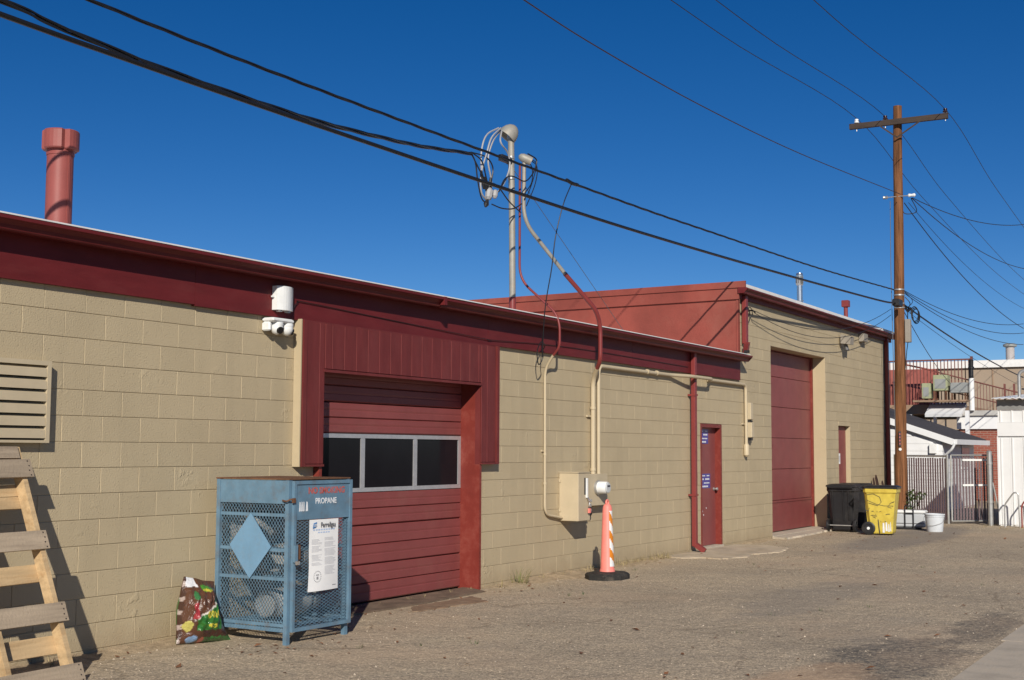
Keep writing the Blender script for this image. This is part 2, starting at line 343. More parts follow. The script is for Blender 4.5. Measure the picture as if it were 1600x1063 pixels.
_N, _L = nodes_of(mb); _b = _N.new('ShaderNodeTexBrick'); _b.inputs['Color1'].default_value = (0.30,0.075,0.045,1); _b.inputs['Color2'].default_value = (0.22,0.055,0.035,1); _b.inputs['Mortar'].default_value = (0.28,0.20,0.16,1)
_b.inputs['Scale'].default_value = 1.0; _b.inputs['Brick Width'].default_value = 0.22; _b.inputs['Row Height'].default_value = 0.075; _b.inputs['Mortar Size'].default_value = 0.008
_g = _N.new('ShaderNodeNewGeometry'); _s = _N.new('ShaderNodeSeparateXYZ'); _c = _N.new('ShaderNodeCombineXYZ'); _a = _N.new('ShaderNodeMath'); _a.operation = 'ADD'
_L.new(_g.outputs['Position'], _s.inputs[0]); _L.new(_s.outputs[0], _a.inputs[0]); _L.new(_s.outputs[1], _a.inputs[1]); _L.new(_a.outputs[0], _c.inputs[0]); _L.new(_s.outputs[2], _c.inputs[1]); _L.new(_c.outputs[0], _b.inputs['Vector'])
_L.new(_b.outputs[0], _N['Principled BSDF'].inputs['Base Color']); _N['Principled BSDF'].inputs['Roughness'].default_value = 0.85
MAT['brick'] = mb
M_ = MAT

# ================================================================ SETTING
g = MB(); g.quad((-600,-600,0),(900,-600,0),(900,600,0),(-600,600,0))
tag(g.build('ground', GROUND), kind='structure')
al = thing('alley_pavement', None, None); tag(al, kind='structure')
x = -6.0; k = 0
while x < 80:
    L_ = 3.6; q = MB(); q.box(x+0.006, x+L_-0.006, -9.6, -6.03 + (0.02 if k % 2 else -0.02), -0.05, 0.006); q.build('concrete_slab', M_['concrete'], al); x += L_; k += 1
def rough_edge(poly, seed):
    r = random.Random(seed); out = []
    for i, a in enumerate(poly):
        b = poly[(i+1) % len(poly)]; n = max(1, int(math.hypot(b[0]-a[0], b[1]-a[1])/0.07))
        for k in range(n):
            t = k/n; x = a[0]+(b[0]-a[0])*t; y = a[1]+(b[1]-a[1])*t
            if y < -0.1: x += r.uniform(-.025,.025); y += r.uniform(-.03,.03)
            out.append((x, y))
    return out
def slab(name, poly, z0, z1, m):
    return MB().prism(poly, z0, z1, 'xy').build(name, m)
ap = slab('door_apron', rough_edge([(18.62,-0.02),(18.50,-0.35),(18.72,-0.62),(18.66,-0.88),(19.15,-1.10),(19.75,-1.02),(20.5,-1.22),(21.4,-1.05),(21.75,-0.55),(21.6,-0.02)],3), -0.03, 0.016, mat('apron_concrete', (0.44,0.365,0.27), 0.9, 0.25, 3, 0.6, 40, dirt=(0.42,0.32,0.21), dscale=1.8, damt=0.9))
tag(ap, kind='structure')
sl_ = slab('door_ramp', rough_edge([(23.62,-0.02),(23.5,-0.34),(25.2,-0.30),(27.3,-0.26),(27.25,-0.02)],4), -0.03, 0.035, M_['concrete']); tag(sl_, kind='structure')
rs = slab('garage_sill', [(10.05,0.15),(9.95,-0.26),(11.6,-0.32),(12.9,-0.26),(13.15,0.15)], -0.03, 0.018, mat('oily_concrete', (0.16,0.115,0.08), 0.8, 0.35, 5, 0.4, 40)); tag(rs, kind='structure')

# ================================================================ BLOCK WALLS
C_, B_ = 0.2032, 0.4064; Z0 = 0.04; U0 = 7.2096
_cache = {}
def block_mesh(wd, ht, soft=False):
    key = (round(wd,3), round(ht,3), soft)
    if key in _cache: return _cache[key]
    e, b = 0.0016, 0.0034; ex, bx = (0.0004, 0.0013) if soft else (0.0013, 0.0030)
    x0, x1, z0, z1 = ex, wd-ex, e, ht-e
    v = [(x0+bx,0,z0+b),(x1-bx,0,z0+b),(x1-bx,0,z1-b),(x0+bx,0,z1-b),
         (x0,b*0.8,z0),(x1,b*0.8,z0),(x1,b*0.8,z1),(x0,b*0.8,z1),(x0,0.012,z0),(x1,0.012,z0),(x1,0.012,z1),(x0,0.012,z1)]
    f = [(0,1,2,3)]
    for a, c in ((0,4),(4,8)):
        for i in range(4):
            j = (i+1) % 4; f.append((a+i, c+i, c+j, a+j))
    me = bpy.data.meshes.new('block'); me.from_pydata(v, [], f); me.materials.append(BLOCK)
    bm = bmesh.new(); bm.from_mesh(me); bmesh.ops.recalc_face_normals(bm, faces=bm.faces)
    fr = max(bm.faces, key=lambda q: q.calc_area())
    if fr.normal.y > 0: bmesh.ops.reverse_faces(bm, faces=bm.faces)
    bm.to_mesh(me); bm.free(); _cache[key] = me; return me
def rects(xa, xb, za, zb, openings):
    out = []; k = int(math.floor((za-Z0)/C_ - 1e-6)); 
    while Z0 + k*C_ < zb - 0.02:
        z0 = max(za, Z0+k*C_); z1 = min(zb, Z0+(k+1)*C_)
        ph = U0 + (B_/2 if (k % 2 == 0) else 0)
        n = int(math.floor((xa-ph)/B_)); 
        while ph + n*B_ < xb - 0.01:
            todo = [(max(xa, ph+n*B_), min(xb, ph+(n+1)*B_), z0, z1)]
            for ox0, ox1, oz0, oz1 in openings:
                nx = []
                for (a,b,c,d) in todo:
                    if b <= ox0+1e-4 or a >= ox1-1e-4 or d <= oz0+1e-4 or c >= oz1-1e-4: nx.append((a,b,c,d)); continue
                    if a < ox0: nx.append((a,ox0,c,d))
                    if b > ox1: nx.append((ox1,b,c,d))
                    if d > oz1: nx.append((max(a,ox0),min(b,ox1),oz1,d))
                todo = nx
            out += [t for t in todo if t[1]-t[0] > 0.03 and t[3]-t[2] > 0.03]
            n += 1
        k += 1
    return out
def lay(parent, rl, vis, seed):
    rnd = random.Random(seed)
    rl = [r for r in rl if r[3] > 0.02]
    rl.sort(key=lambda r: (not vis(r), (r[0]-0)**2))
    rest = MB()
    for i, (a,b,c,d) in enumerate(rl):
        off = rnd.uniform(-0.0012, 0.0008)
        if i < 300:
            o = link('block', block_mesh(round(b-a,3), round(d-c,3), a > 13), None, parent)
            o.location = (a, off, c); o.rotation_euler = (rnd.uniform(-.004,.004), 0, rnd.uniform(-.0025,.0025))
        else:
            me = block_mesh(round(b-a,3), round(d-c,3), a > 13)
            rest.add([(v.co.x+a, v.co.y+off, v.co.z+c) for v in me.vertices], [tuple(p.vertices) for p in me.polygons])
    if rest.v:
        me = bpy.data.meshes.new('block_remainder'); me.from_pydata(rest.v, [], rest.f); tag(link('block_remainder', me, BLOCK, parent), kind='stuff')

# ---------------------------------------------------------------- low building
low = thing('low_building', 'long low tan painted block building with dark red fascia and red garage door', 'building')
GO = (10.10, 13.13, 0, 2.478); MD = (20.14, 21.10, 0, 2.072)
lay(low, rects(5.2, 22.25, -0.16, 2.885, [GO, MD]), lambda r: r[0] > 5.9 and not (9.95 < r[0] < 13.6 and r[2] > 1.45), 3)
X0 = 3.0
q = MB()
for a, b, c, d in ((X0,10.10,-0.3,3.2),(13.13,20.14,-0.3,3.2),(21.10,22.25,-0.3,2.875),(10.10,13.13,2.478,3.2),(20.14,21.10,2.072,3.2),(21.10,21.88,2.875,3.2)):
    q.box(a, b, 0.0062, 0.20, c, d)
q.build('wall', M_['tan_trim'], low)
MB().box(X0, 21.88, 0.20, 12.0, 3.0, 3.2).build('roof_deck', M_['white_membrane'], low)
MB().box(X0, X0+0.2, 0.2, 12.0, -0.3, 3.0).build('end_wall', M_['tan_trim'], low)
MB().box(X0, 22.25, 11.8, 12.0, -0.3, 3.0).build('back_wall', M_['tan_trim'], low)
rf = MB(); rf.prism([(-0.255,3.300),(-0.255,3.312),(0.3,3.352),(12.0,3.352),(12.0,3.2),(0.011,3.2),(0.011,3.318),(-0.04,3.318)], X0, 21.88, 'yz'); rf.build('roof', M_['white_membrane'], low)
for a, b, dz in ((X0,8.37,0),(8.374,13.30,-0.012),(13.304,17.4,0.004),(17.404,21.93,0)):
    MB().box(a, b, -0.045, -0.002, 2.865+dz, 3.25).build('fascia_board', M_['red_trim'], low)
gut = [(-0.047,3.205),(-0.190,3.192),(-0.200,3.202),(-0.210,3.235),(-0.245,3.262),(-0.265,3.268),(-0.265,3.290),(-0.250,3.296),(-0.250,3.280),(-0.205,3.258),(-0.185,3.206),(-0.055,3.216),(-0.055,3.316),(-0.047,3.316)]
for a, b, dz in ((X0,12.02,0),(12.03,21.95,-0.006)):
    MB().prism([(y,z+dz) for y,z in gut], a, b, 'yz').build('gutter', M_['red_trim'], low)
MB().box(12.0,12.05,-0.272,-0.21,3.21,3.300).build('gutter_seam', M_['red_trim'], low)
MB().prism([(-0.2,3.20),(-0.266,3.268),(-0.266,3.29),(-0.047,3.315),(-0.047,3.20)], 21.95, 21.962, 'yz').build('gutter_end_cap', M_['red_trim'], low)
def downspout(parent, x, y, ztop, zbot, m, kick=0.16, w_=0.10, d_=0.075):
    q = MB(); q.bbox(x-w_/2, x+w_/2, y-d_, y, zbot+0.10, ztop, 0.012)
    a = Vector((x, y-d_/2, zbot+0.14)); b = Vector((x+0.03, y-d_/2-kick, zbot+0.03)); t = (b-a).normalized(); s = Vector((1,0,0)); u = t.cross(s).normalized(); s = u.cross(t)
    q.obox((a+b)/2, s, u, t, w_/2-0.003, d_/2-0.003, (b-a).length/2)
    o = q.build('downspout', m, parent)
    return o
downspout(low, 19.66, -0.05, 3.205, 0.0, M_['red_pipe'])
for zz in (0.9, 2.5): MB().box(19.60,19.72,-0.132,-0.004,zz,zz+0.03).build('strap', M_['red_pipe'], low)
# garage surround of vertical boards
XA, XB, OA, OB = 9.782, 13.505, 10.142, 13.088
sur = MB(); sur.box(XA,XB,-0.072,-0.004,2.40,2.862); sur.box(XA,OA,-0.072,-0.004,1.45,2.40); sur.box(OB,XB,-0.072,-0.004,1.45,2.40)
RS = M_['red_siding']; sr = sur.build('garage_surround', RS, low)
x = XA+0.075
while x < XB-0.08:
    x1 = min(x+0.196, XB-0.072)
    z0 = 1.475 if (x1 <= OA+0.004 or x >= OB-0.004) else 2.405
    segs = [(x, x1, z0)]
    if x < OA < x1: segs = [(x,OA-0.004,1.475),(OA+0.002,x1,2.405)]
    if x < OB < x1: segs = [(x,OB-0.002,2.405),(OB+0.004,x1,1.475)]
    for a, b, zz in segs:
        if b-a > 0.02: MB().bbox(a+0.002, b-0.002, -0.088, -0.073, zz, 2.845, 0.003).build('board', RS, sr)
    x += 0.198
for a, b in ((XA+0.014,XA+0.07),(XB-0.066,XB-0.016)): MB().box(a,b,-0.10,-0.073,1.45,2.858).build('edge_trim', RS, sr)
for a, b in ((XA+0.074,OA-0.004),(OB+0.006,XB-0.07)): MB().box(a,b,-0.098,-0.073,1.45,1.472).build('bottom_trim', RS, sr)
MB().box(OA-0.02,OB+0.02,-0.094,-0.0735,2.372,2.399).build('header_trim', RS, sr)
MB().box(XA-0.014,XA-0.0005,-0.090,-0.003,1.45,2.862).build('side_strip', M_['tan_trim'], low)
jm = M_['red_bright']
MB().box(OA-0.045,OA-0.001,-0.070,0.215,0.0,1.449).build('door_jamb', jm, low)
MB().box(OB+0.001,OB+0.045,-0.070,0.215,0.0,1.449).build('door_jamb', jm, low)
MB().box(OA-0.045,OA-0.001,-0.003,0.215,1.4495,2.40).build('door_jamb', jm, low)
MB().box(OB+0.001,OB+0.045,-0.003,0.215,1.4495,2.40).build('door_jamb', jm, low)
MB().box(OB+0.0005,OB+0.004,-0.0725,-0.0035,1.4505,2.37).build('inner_trim', jm, sr)
MB().box(OA,OB,-0.06,0.215,2.40,2.47).build('door_header', M_['red_trim'], low)
# sectional garage door
gd = bpy.data.objects.new('garage_door', None); COL.objects.link(gd); gd.parent = low; gd['label'] = 'closed dark red ribbed sectional garage door with a row of three dark windows'
gy = 0.19
def section(z0, z1, ribs):
    # profile in (y,z) with pressed ribs
    pts = [(gy+0.02,z0+0.004)]
    n = ribs; h = (z1-z0-0.008)/n
    for i in range(n):
        a = z0+0.004+i*h
        deep = 0.020 if (i == n//2) else 0.0035
        if i == 0: deep = 0.016
        pts += [(gy+deep,a),(gy+0.0,a+(0.013 if deep > 0.01 else 0.02)),(gy+0.0,a+h-0.008)]
        if i < n-1: pts += [(gy+(0.012 if i+1 == n//2 else 0.002),a+h-0.001)]
    pts += [(gy+0.012,z1-0.004),(gy+0.035,z1-0.004),(gy+0.035,z0+0.004)]
    return MB().prism(pts, OA+0.001, OB-0.001, 'yz')
for z0, z1, r in ((0.02,0.41,4),(0.41,0.82,4),(0.82,1.170,4),(1.78,2.10,4),(2.10,2.44,4)):
    section(z0, z1, r).build('door_section', M_['red_door'], gd)
fr = MB()
fr.box(OA+0.001,OB-0.001,gy,gy+0.03,1.172,1.215); fr.box(OA+0.001,OB-0.001,gy,gy+0.03,1.735,1.778)
for a, b in ((OA+0.001,OA+0.055),(11.125,11.195),(12.105,12.175),(OB-0.055,OB-0.001)): fr.box(a,b,gy+0.001,gy+0.029,1.216,1.734)
fr.build('window_frame', M_['alu'], gd)
for a, b in ((OA+0.055,11.125),(11.195,12.105),(12.175,OB-0.055)): MB().box(a,b,gy+0.012,gy+0.02,1.216,1.734).build('pane', M_['glass_dark'], gd)
# personnel door
dr = bpy.data.objects.new('personnel_door', None); COL.objects.link(dr); dr.parent = low; dr['label'] = 'plain dark red steel door with two blue stickers'
MB().box(20.20,21.04,0.095,0.14,0.055,2.01).build('door_leaf', M_['red_door'], dr)
q = MB(); q.box(20.143,20.20,-0.006,0.15,0.05,2.068); q.box(21.04,21.097,-0.006,0.15,0.05,2.068); q.box(20.20,21.04,-0.006,0.15,2.01,2.068); q.build('door_frame', M_['red_bright'], dr)
MB().box(20.143,21.097,-0.03,0.15,-0.02,0.049).build('threshold', M_['concrete'], dr)
def sticker(x0, x1, z0, z1):
    MB().box(x0,x1,0.092,0.0945,z0,z1).build('sticker', M_['sign_blue'], dr)
    q = MB(); n = 4; h = (z1-z0)/n
    for i in range(n):
        a = z0 + i*h
        for k in range(6):
            if (k*7+i*3) % 5: q.box(x0+0.03+k*(x1-x0-0.06)/6, x0+0.02+(k+0.9)*(x1-x0-0.06)/6, 0.0895, 0.0915, a+h*0.28, a+h*(0.6 if i % 2 else 0.72))
    q.build('sticker_print', M_['white_letter'], dr)
sticker(20.30,20.72,1.74,1.98); sticker(20.36,20.80,1.00,1.24)
MB().lathe((20.96,0.095,0.98),(0,-1,0),[(0,0.03),(0.012,0.03),(0.014,0.014),(0.045,0.014),(0.05,0.027),(0.075,0.024),(0.08,0.004)],12).build('door_knob', M_['galv'], dr, True)
q = MB()
for a, b in ((20.45,0.62),(20.62,0.67),(20.5,0.56)): q.lathe((a,0.0955,b),(0,-1,0),[(0,0.014),(0.002,0.013)],8)
q.build('paint_chip', M_['white_letter'], dr)

# ---------------------------------------------------------------- tall building
tall = thing('tall_building', 'taller tan block building with red stucco side wall and tall red door', 'building')
BD = (23.70, 27.20, 0, 3.60); SD = (28.12, 29.03, 0, 2.18)
r1 = rects(22.25, 32.52, -0.16, 2.885, [BD, SD]); r2 = rects(21.90, 32.52, 2.887, 4.44, [BD])
lay(tall, r1+r2, lambda r: True, 5)
q = MB()
for a, b, c, d in ((22.25,23.70,-0.3,2.885),(21.90,23.70,2.887,4.5),(27.20,28.12,-0.3,4.5),(29.03,32.52,-0.3,4.5),(23.70,27.20,3.60,4.5),(28.12,29.03,2.18,4.5)):
    q.box(a, b, 0.0062, 0.40, c, d)
q.build('wall', BLOCK, tall)
q = MB(); q.box(21.885,21.899,0.001,12,3.2,4.50); q.box(21.90,22.1,0.401,12,2.887,3.2); q.build('side_wall', M_['red_stucco'], tall)
MB().box(32.42,32.52,0.401,12,-0.3,4.5).build('end_wall', M_['red_trim'], tall)
MB().box(22.1,32.42,0.401,12,4.3,4.5).build('roof_deck', M_['white_membrane'], tall)
MB().box(22.1,32.42,11.8,12,-0.3,4.3).build('back_wall', M_['tan_trim'], tall)
rt = MB(); rt.prism([(-0.19,4.500),(-0.19,4.560),(0.25,4.590),(12.2,4.50),(12.2,4.46),(0.3,4.502),(-0.03,4.502)], 21.87, 32.52, 'yz'); rt.build('roof', M_['white_membrane'], tall)
q = MB(); q.add([(21.845,-0.06,4.30),(21.884,-0.06,4.30),(21.884,12.1,4.22),(21.845,12.1,4.22),(21.845,-0.06,4.612),(21.884,-0.06,4.612),(21.884,12.1,4.53),(21.845,12.1,4.53)],[(0,3,2,1),(4,5,6,7),(0,1,5,4),(1,2,6,5),(2,3,7,6),(3,0,4,7)]); q.add([(21.82,-0.19,4.50),(21.868,-0.19,4.50),(21.868,12.1,4.44),(21.82,12.1,4.44),(21.82,-0.19,4.615),(21.868,-0.19,4.615),(21.868,12.1,4.533),(21.82,12.1,4.533)],[(0,3,2,1),(4,5,6,7),(0,1,5,4),(1,2,6,5),(2,3,7,6),(3,0,4,7)]); q.build('parapet_trim', M_['red_stucco'], tall)
MB().box(21.86,32.70,-0.05,-0.002,4.32,4.50).build('fascia_board', M_['red_trim'], tall)
MB().prism([(y*0.80-0.012,z+1.20) for y,z in gut], 21.83, 32.78, 'yz').build('gutter', M_['red_trim'], tall)
MB().prism([(-0.17,4.40),(-0.226,4.47),(-0.226,4.495),(-0.052,4.505),(-0.052,4.40)], 21.815, 21.829, 'yz').build('gutter_end_cap', M_['red_trim'], tall)
MB().prism([(-0.17,4.40),(-0.226,4.47),(-0.226,4.495),(-0.052,4.505),(-0.052,4.40)], 32.781, 32.795, 'yz').build('gutter_end_cap', M_['red_trim'], tall)
MB().box(21.87,21.965,-0.035,-0.003,3.36,4.318).build('corner_board', M_['red_stucco'], tall)
ds = MB(); ds.bbox(22.10,22.22,-0.10,-0.015,3.52,4.39,0.012)
ds.obox((22.10,-0.10,3.445),(1,0,0.35),(0,1,0),(-0.5,-0.35,1),0.055,0.042,0.10); ds.build('downspout', M_['red_pipe'], tall)
MB().box(22.00,22.06,-0.175,-0.09,3.35,3.40).build('downspout_outlet', M_['gap_shade'], tall)
ds = MB(); ds.bbox(32.13,32.24,-0.10,-0.01,0.05,4.39,0.012); ds.build('downspout', M_['red_pipe'], tall)
# tall door
bd = bpy.data.objects.new('tall_door', None); COL.objects.link(bd); bd.parent = tall; bd['label'] = 'tall plain dark red overhead door with weathered panels'
zz = [0.06,0.66,1.27,1.88,2.49,3.08,3.58]
for i in range(6):
    MB().bbox(23.78,27.12,0.300+(0.006 if i % 2 else 0),0.340,zz[i]+0.003,zz[i+1]-0.003,0.006).build('door_section', M_['red_door'], bd)
MB().box(23.80,27.10,0.287,0.2995,0.62,0.66).build('rail', M_['red_door'], bd)
q = MB(); q.box(23.702,23.775,0.265,0.355,0.05,3.598); q.box(27.125,27.198,0.265,0.355,0.05,3.598); q.box(23.776,27.124,0.265,0.355,3.585,3.599); q.build('door_frame', M_['red_bright'], bd)
MB().box(23.705,27.195,-0.02,0.36,-0.02,0.048).build('threshold', M_['concrete'], bd)
sd = bpy.data.objects.new('side_door', None); COL.objects.link(sd); sd.parent = tall; sd['label'] = 'narrow dark red door with a small white notice'
MB().box(28.13,29.02,0.10,0.15,0.02,2.17).build('door_leaf', M_['red_door'], sd)
q = MB(); q.box(28.40,28.56,0.095,0.099,1.35,1.58); q.build('notice', M_['paper'], sd)
q = MB(); q.box(28.44,28.52,0.092,0.0945,1.40,1.53); q.build('notice_print', M_['ink_grey'], sd)

# ================================================================ ROOF AND WALL FITTINGS
CH_ = mat('chimney_red', (0.275,0.072,0.062), 0.5, 0.08, 6, 0.04, 60)
t = thing('roof_vent_pipe', 'thick red painted vent pipe with wide slotted cap on the low roof', 'vent pipe', (7.42,0.6,3.352))
MB().lathe((0,0,0),(0,0,1),[(0,0.108),(0.78,0.108)],28).build('pipe', CH_, t, True)
MB().lathe((0,0,0.70),(0,0,1),[(0,0.113),(0.02,0.115),(0.022,0.113)],28).build('band', CH_, t, True)
q = MB(); n = 28; vs_ = []
for zz_ in (0.745,0.755,0.90,0.91):
    for j in range(n):
        a = 2*math.pi*j/n; r = 0.15
        if j % 7 == 5: r = 0.118
        if zz_ in (0.745,0.91): r -= 0.008
        vs_.append((r*math.cos(a), r*math.sin(a), zz_))
fs_ = [(i*n+j, i*n+(j+1)%n, (i+1)*n+(j+1)%n, (i+1)*n+j) for i in range(3) for j in range(n)] + [tuple(range(n-1,-1,-1)), tuple(range(3*n,4*n))]
q.add(vs_, fs_); q.build('cap', CH_, t)
MB().box(-0.01,0.01,-0.112,-0.104,0.0,0.70).build('seam', CH_, t)

t = thing('flue_pipe', 'shiny galvanized flue pipe with slotted cap on the tall roof', 'flue', (27.43,0.6,4.63))
MB().lathe((0,0,0),(0,0,1),[(0,0.11),(0.10,0.085),(0.13,0.085)],16).build('collar', M_['red_pipe'], t, True)
MB().lathe((0,0,0.13),(0,0,1),[(0,0.065),(0.03,0.065),(0.032,0.10),(0.045,0.10),(0.048,0.065),(0.10,0.065),(0.102,0.09),(0.115,0.09),(0.117,0.062),(0.46,0.062)],16).build('pipe', M_['steel_bright'], t, True)
MB().lathe((0,0,0.57),(0,0,1),[(0,0.062),(0.02,0.078),(0.23,0.08),(0.24,0.07),(0.27,0.066)],16).build('cap', M_['steel_bright'], t, True)
for j in range(10):
    a = 2*math.pi*j/10; MB().obox((0.079*math.cos(a),0.079*math.sin(a),0.69),(math.cos(a),math.sin(a),0),(-math.sin(a),math.cos(a),0),(0,0,1),0.004,0.008,0.07).build('slot', M_['grey_cable'], t)
t = thing('plumbing_vent', 'thin red vent with square cap near far end of tall roof', 'vent pipe', (31.0,0.6,4.62))
MB().lathe((0,0,0),(0,0,1),[(0,0.05),(0.5,0.05)],12).build('pipe', M_['red_pipe'], t, True)
MB().bbox(-0.085,0.085,-0.085,0.085,0.46,0.62,0.01).build('cap', M_['red_pipe'], t)

# service mast
t = thing('service_mast', 'tall grey service mast with domed weatherhead rising from the low roof', 'mast', (14.565,0.35,3.352))
MB().lathe((0,0,0),(0,0,1),[(0,0.045),(0.23,0.0445),(0.24,0.043)],18).build('painted_foot', M_['red_pipe'], t, True)
MB().tube([(0,0,0.24),(-0.02,0,1.2),(-0.06,0,2.36)],0.0415,18).build('pipe', M_['galv_mast'], t, True)
for z_ in (1.78,2.05,2.32): MB().lathe((-0.02-0.04*(z_/2.36)-0.002,0,z_),(0,0,1),[(0,0.047),(0.035,0.047)],18).build('band', M_['galv'], t, True)
d = Vector((-0.42,0.50,-0.80)).normalized()
MB().lathe((-0.03,0,2.44),d,[(-0.07,0.004),(-0.062,0.04),(-0.035,0.078),(0.01,0.108),(0.06,0.124),(0.115,0.130),(0.125,0.132),(0.12,0.118),(0.05,0.10),(0.04,0.002)],20,False).build('weatherhead', M_['galv_mast'], t, True)
MB().lathe((-0.055,0,2.33),(0,0,1),[(0,0.055),(0.07,0.055)],14).build('hub', M_['galv'], t, True)
MB().box(-0.33,-0.08,-0.03,0.03,1.98,2.06).build('wire_rack', M_['black_plastic'], t)
MB().tube([(-0.04,0,2.0),(-0.24,-0.05,1.95)],0.012,8).build('hook', M_['black_cable'], t)
def wires(parent, name, curves, r, m, n=6):
    for c in curves: MB().tube(bez(c,6), r, 6).build(name, m, parent, True)
t = thing('drip_loop', 'tangled white and black service wires looping below the mast weatherhead', 'wires', (0,0,0))
wires(t, 'white_wire', [[(14.12,.28,5.72),(13.83,.24,5.53),(13.71,.24,5.3),(13.59,.24,5.04),(13.59,.24,4.8),(13.74,.24,4.7)],[(14.15,.3,5.7),(13.89,.26,5.49),(13.78,.26,5.24),(13.87,.26,4.97),(13.84,.26,4.74)],[(14.18,.3,5.7),(14.02,.22,5.51),(14.21,.22,5.4),(14.25,.22,5.23),(14.12,.22,5.01),(13.96,.22,4.86)],[(14.1,.3,5.72),(13.78,.28,5.56),(13.66,.28,5.35),(13.64,.27,5.1),(13.70,.26,4.85)]], 0.011, M_['white_cable'])
wires(t, 'black_wire', [[(13.36,.24,5.23),(13.45,.24,5.13),(13.5,.24,4.94),(13.59,.24,4.73),(13.71,.24,4.67)],[(13.36,.23,5.24),(13.58,.23,5.18),(13.68,.23,5.01),(13.77,.23,4.83)],[(13.36,.25,5.25),(13.71,.25,5.26),(13.88,.25,5.16),(13.84,.25,4.96),(13.8,.25,4.84)],[(13.78,.2,4.67),(14.03,.2,4.66),(14.35,.22,4.71),(14.62,.25,4.82)],[(13.95,.2,4.86),(14.1,.2,5.05),(14.3,.2,5.12),(14.6,.2,5.11),(14.85,.24,5.23),(14.96,.24,5.36),(14.99,.24,5.48),(14.83,.28,5.53)],[(13.36,.24,5.22),(13.62,.2,4.95),(13.9,.2,4.93),(14.2,.2,4.78),(14.6,.25,4.70)]], 0.009, M_['black_cable'])
q = MB()
for a, b in (((13.56,.23,5.06),(13.64,.23,4.84)),((13.66,.24,5.0),(13.74,.24,4.80)),((13.83,.25,5.02),(13.80,.25,4.82))): q.tube([a,((a[0]+b[0])/2,a[1],(a[2]+b[2])/2),b],0.026,8,rs=[0.014,0.028,0.016])
q.build('splice', M_['black_plastic'], t, True)
q = MB(); q.lathe((13.72,.22,4.72),(0.3,0,1),[(0,0.02),(0.03,0.045),(0.12,0.05),(0.16,0.02)],8); q.lathe((13.86,.21,4.76),(0.2,0,1),[(0,0.02),(0.03,0.036),(0.09,0.036),(0.11,0.02)],8); q.build('taped_splice', M_['white_cable'], t)
q = MB(); q.lathe((13.66,.22,4.62),(0.5,0,1),[(0,0.015),(0.04,0.035),(0.10,0.02)],8); q.build('clamp', M_['black_plastic'], t)

t = thing('bent_conduit', 'bent conduit beside the mast changing from grey to red to tan down to the meter', 'conduit', (0,0,0))
MB().tube(fillet([(14.77,.3,5.45),(14.757,.3,4.62),(15.30,-.04,3.955)],0.22,8),0.026,12).build('grey_pipe', M_['galv_mast'], t, True)
MB().tube(fillet([(15.29,-.034,3.965),(15.72,-.29,3.50),(15.86,-.28,3.30),(15.86,-.28,2.83),(15.97,-.17,2.72)],0.16,8),0.030,12).build('red_pipe', M_['red_pipe'], t, True)
MB().tube(fillet([(15.955,-.185,2.735),(16.09,-.055,2.58),(16.09,-.055,1.30)],0.14,8),0.033,12).build('tan_pipe', M_['tan_metal'], t, True)
MB().lathe((14.76,.3,5.46),(0.45,-0.62,-0.35),[(-0.075,0.006),(-0.06,0.036),(-0.02,0.056),(0.05,0.062),(0.11,0.058),(0.10,0.045),(0.09,0.004)],16,False).build('weatherhead', M_['galv_mast'], t, True)
for x_,y_,z_ in ((16.09,-.055,2.18),(16.09,-.055,1.34)): MB().lathe((x_,y_,z_),(0,0,1),[(0,0.042),(0.035,0.042)],12).build('coupling', M_['tan_metal'], t, True)
MB().box(15.98,16.18,-0.03,-0.001,2.075,2.10).build('strap', M_['tan_metal'], t)
wires(t, 'head_wire', [[(14.85,.29,5.47),(14.99,.24,5.43),(14.93,.24,5.24),(14.80,.25,5.0),(14.72,.27,4.9)],[(14.84,.30,5.46),(14.93,.27,5.35),(14.86,.24,5.14),(14.72,.27,4.97)],[(14.86,.3,5.47),(15.04,.26,5.40),(14.98,.25,5.15),(14.78,.27,4.82)]], 0.007, M_['black_cable'])

t = thing('thin_conduit', 'thin conduit painted red then tan running down beside the garage surround', 'conduit', (0,0,0))
MB().tube(fillet([(14.655,.3,5.35),(14.66,.3,3.83),(14.675,-.285,3.33),(14.675,-.285,2.93),(14.70,-.17,2.82)],0.2,8),0.016,10).build('red_pipe', M_['red_pipe'], t, True)
MB().tube(fillet([(14.695,-.18,2.83),(14.745,-.035,2.66),(14.75,-.035,.80),(15.24,-.05,.735)],0.13,8),0.017,10).build('tan_pipe', M_['tan_metal'], t, True)
for z_ in (1.55,1.18): MB().lathe((14.75,-.035,z_),(0,0,1),[(0,0.023),(0.03,0.023)],10).build('coupling', M_['tan_metal'], t, True)
MB().box(14.70,14.80,-0.02,-0.001,1.60,1.62).build('strap', M_['tan_metal'], t)

t = thing('wall_conduit', 'tan conduit running along under the red fascia and past the downspout', 'conduit', (0,0,0))
MB().tube(fillet([(16.27,-.05,1.30),(16.27,-.05,2.79),(18.8,-.05,2.795),(19.35,-.17,2.80),(20.25,-.17,2.80),(20.42,-.05,2.80),(22.18,-.05,2.80),(22.19,-.05,1.56)],0.12,6),0.028,12).build('pipe', M_['tan_metal'], t, True)
for x_ in (17.9,18.25,20.42): MB().lathe((x_,-.05,2.797),(1,0,0),[(0,0.038),(0.05,0.038)],12).build('coupling', M_['tan_metal'], t, True)
MB().lathe((22.19,-.05,1.52),(0,0,1),[(0,0.02),(0.03,0.05),(0.20,0.05),(0.23,0.03)],12).build('end_fitting', M_['tan_metal'], t, True)
MB().box(22.08,22.30,-0.03,-0.001,2.09,2.11).build('strap', M_['tan_metal'], t)
t = thing('junction_box', 'small tan junction boxes beside the conduit end on the tall wall', 'junction box', (22.36,0,1.86))
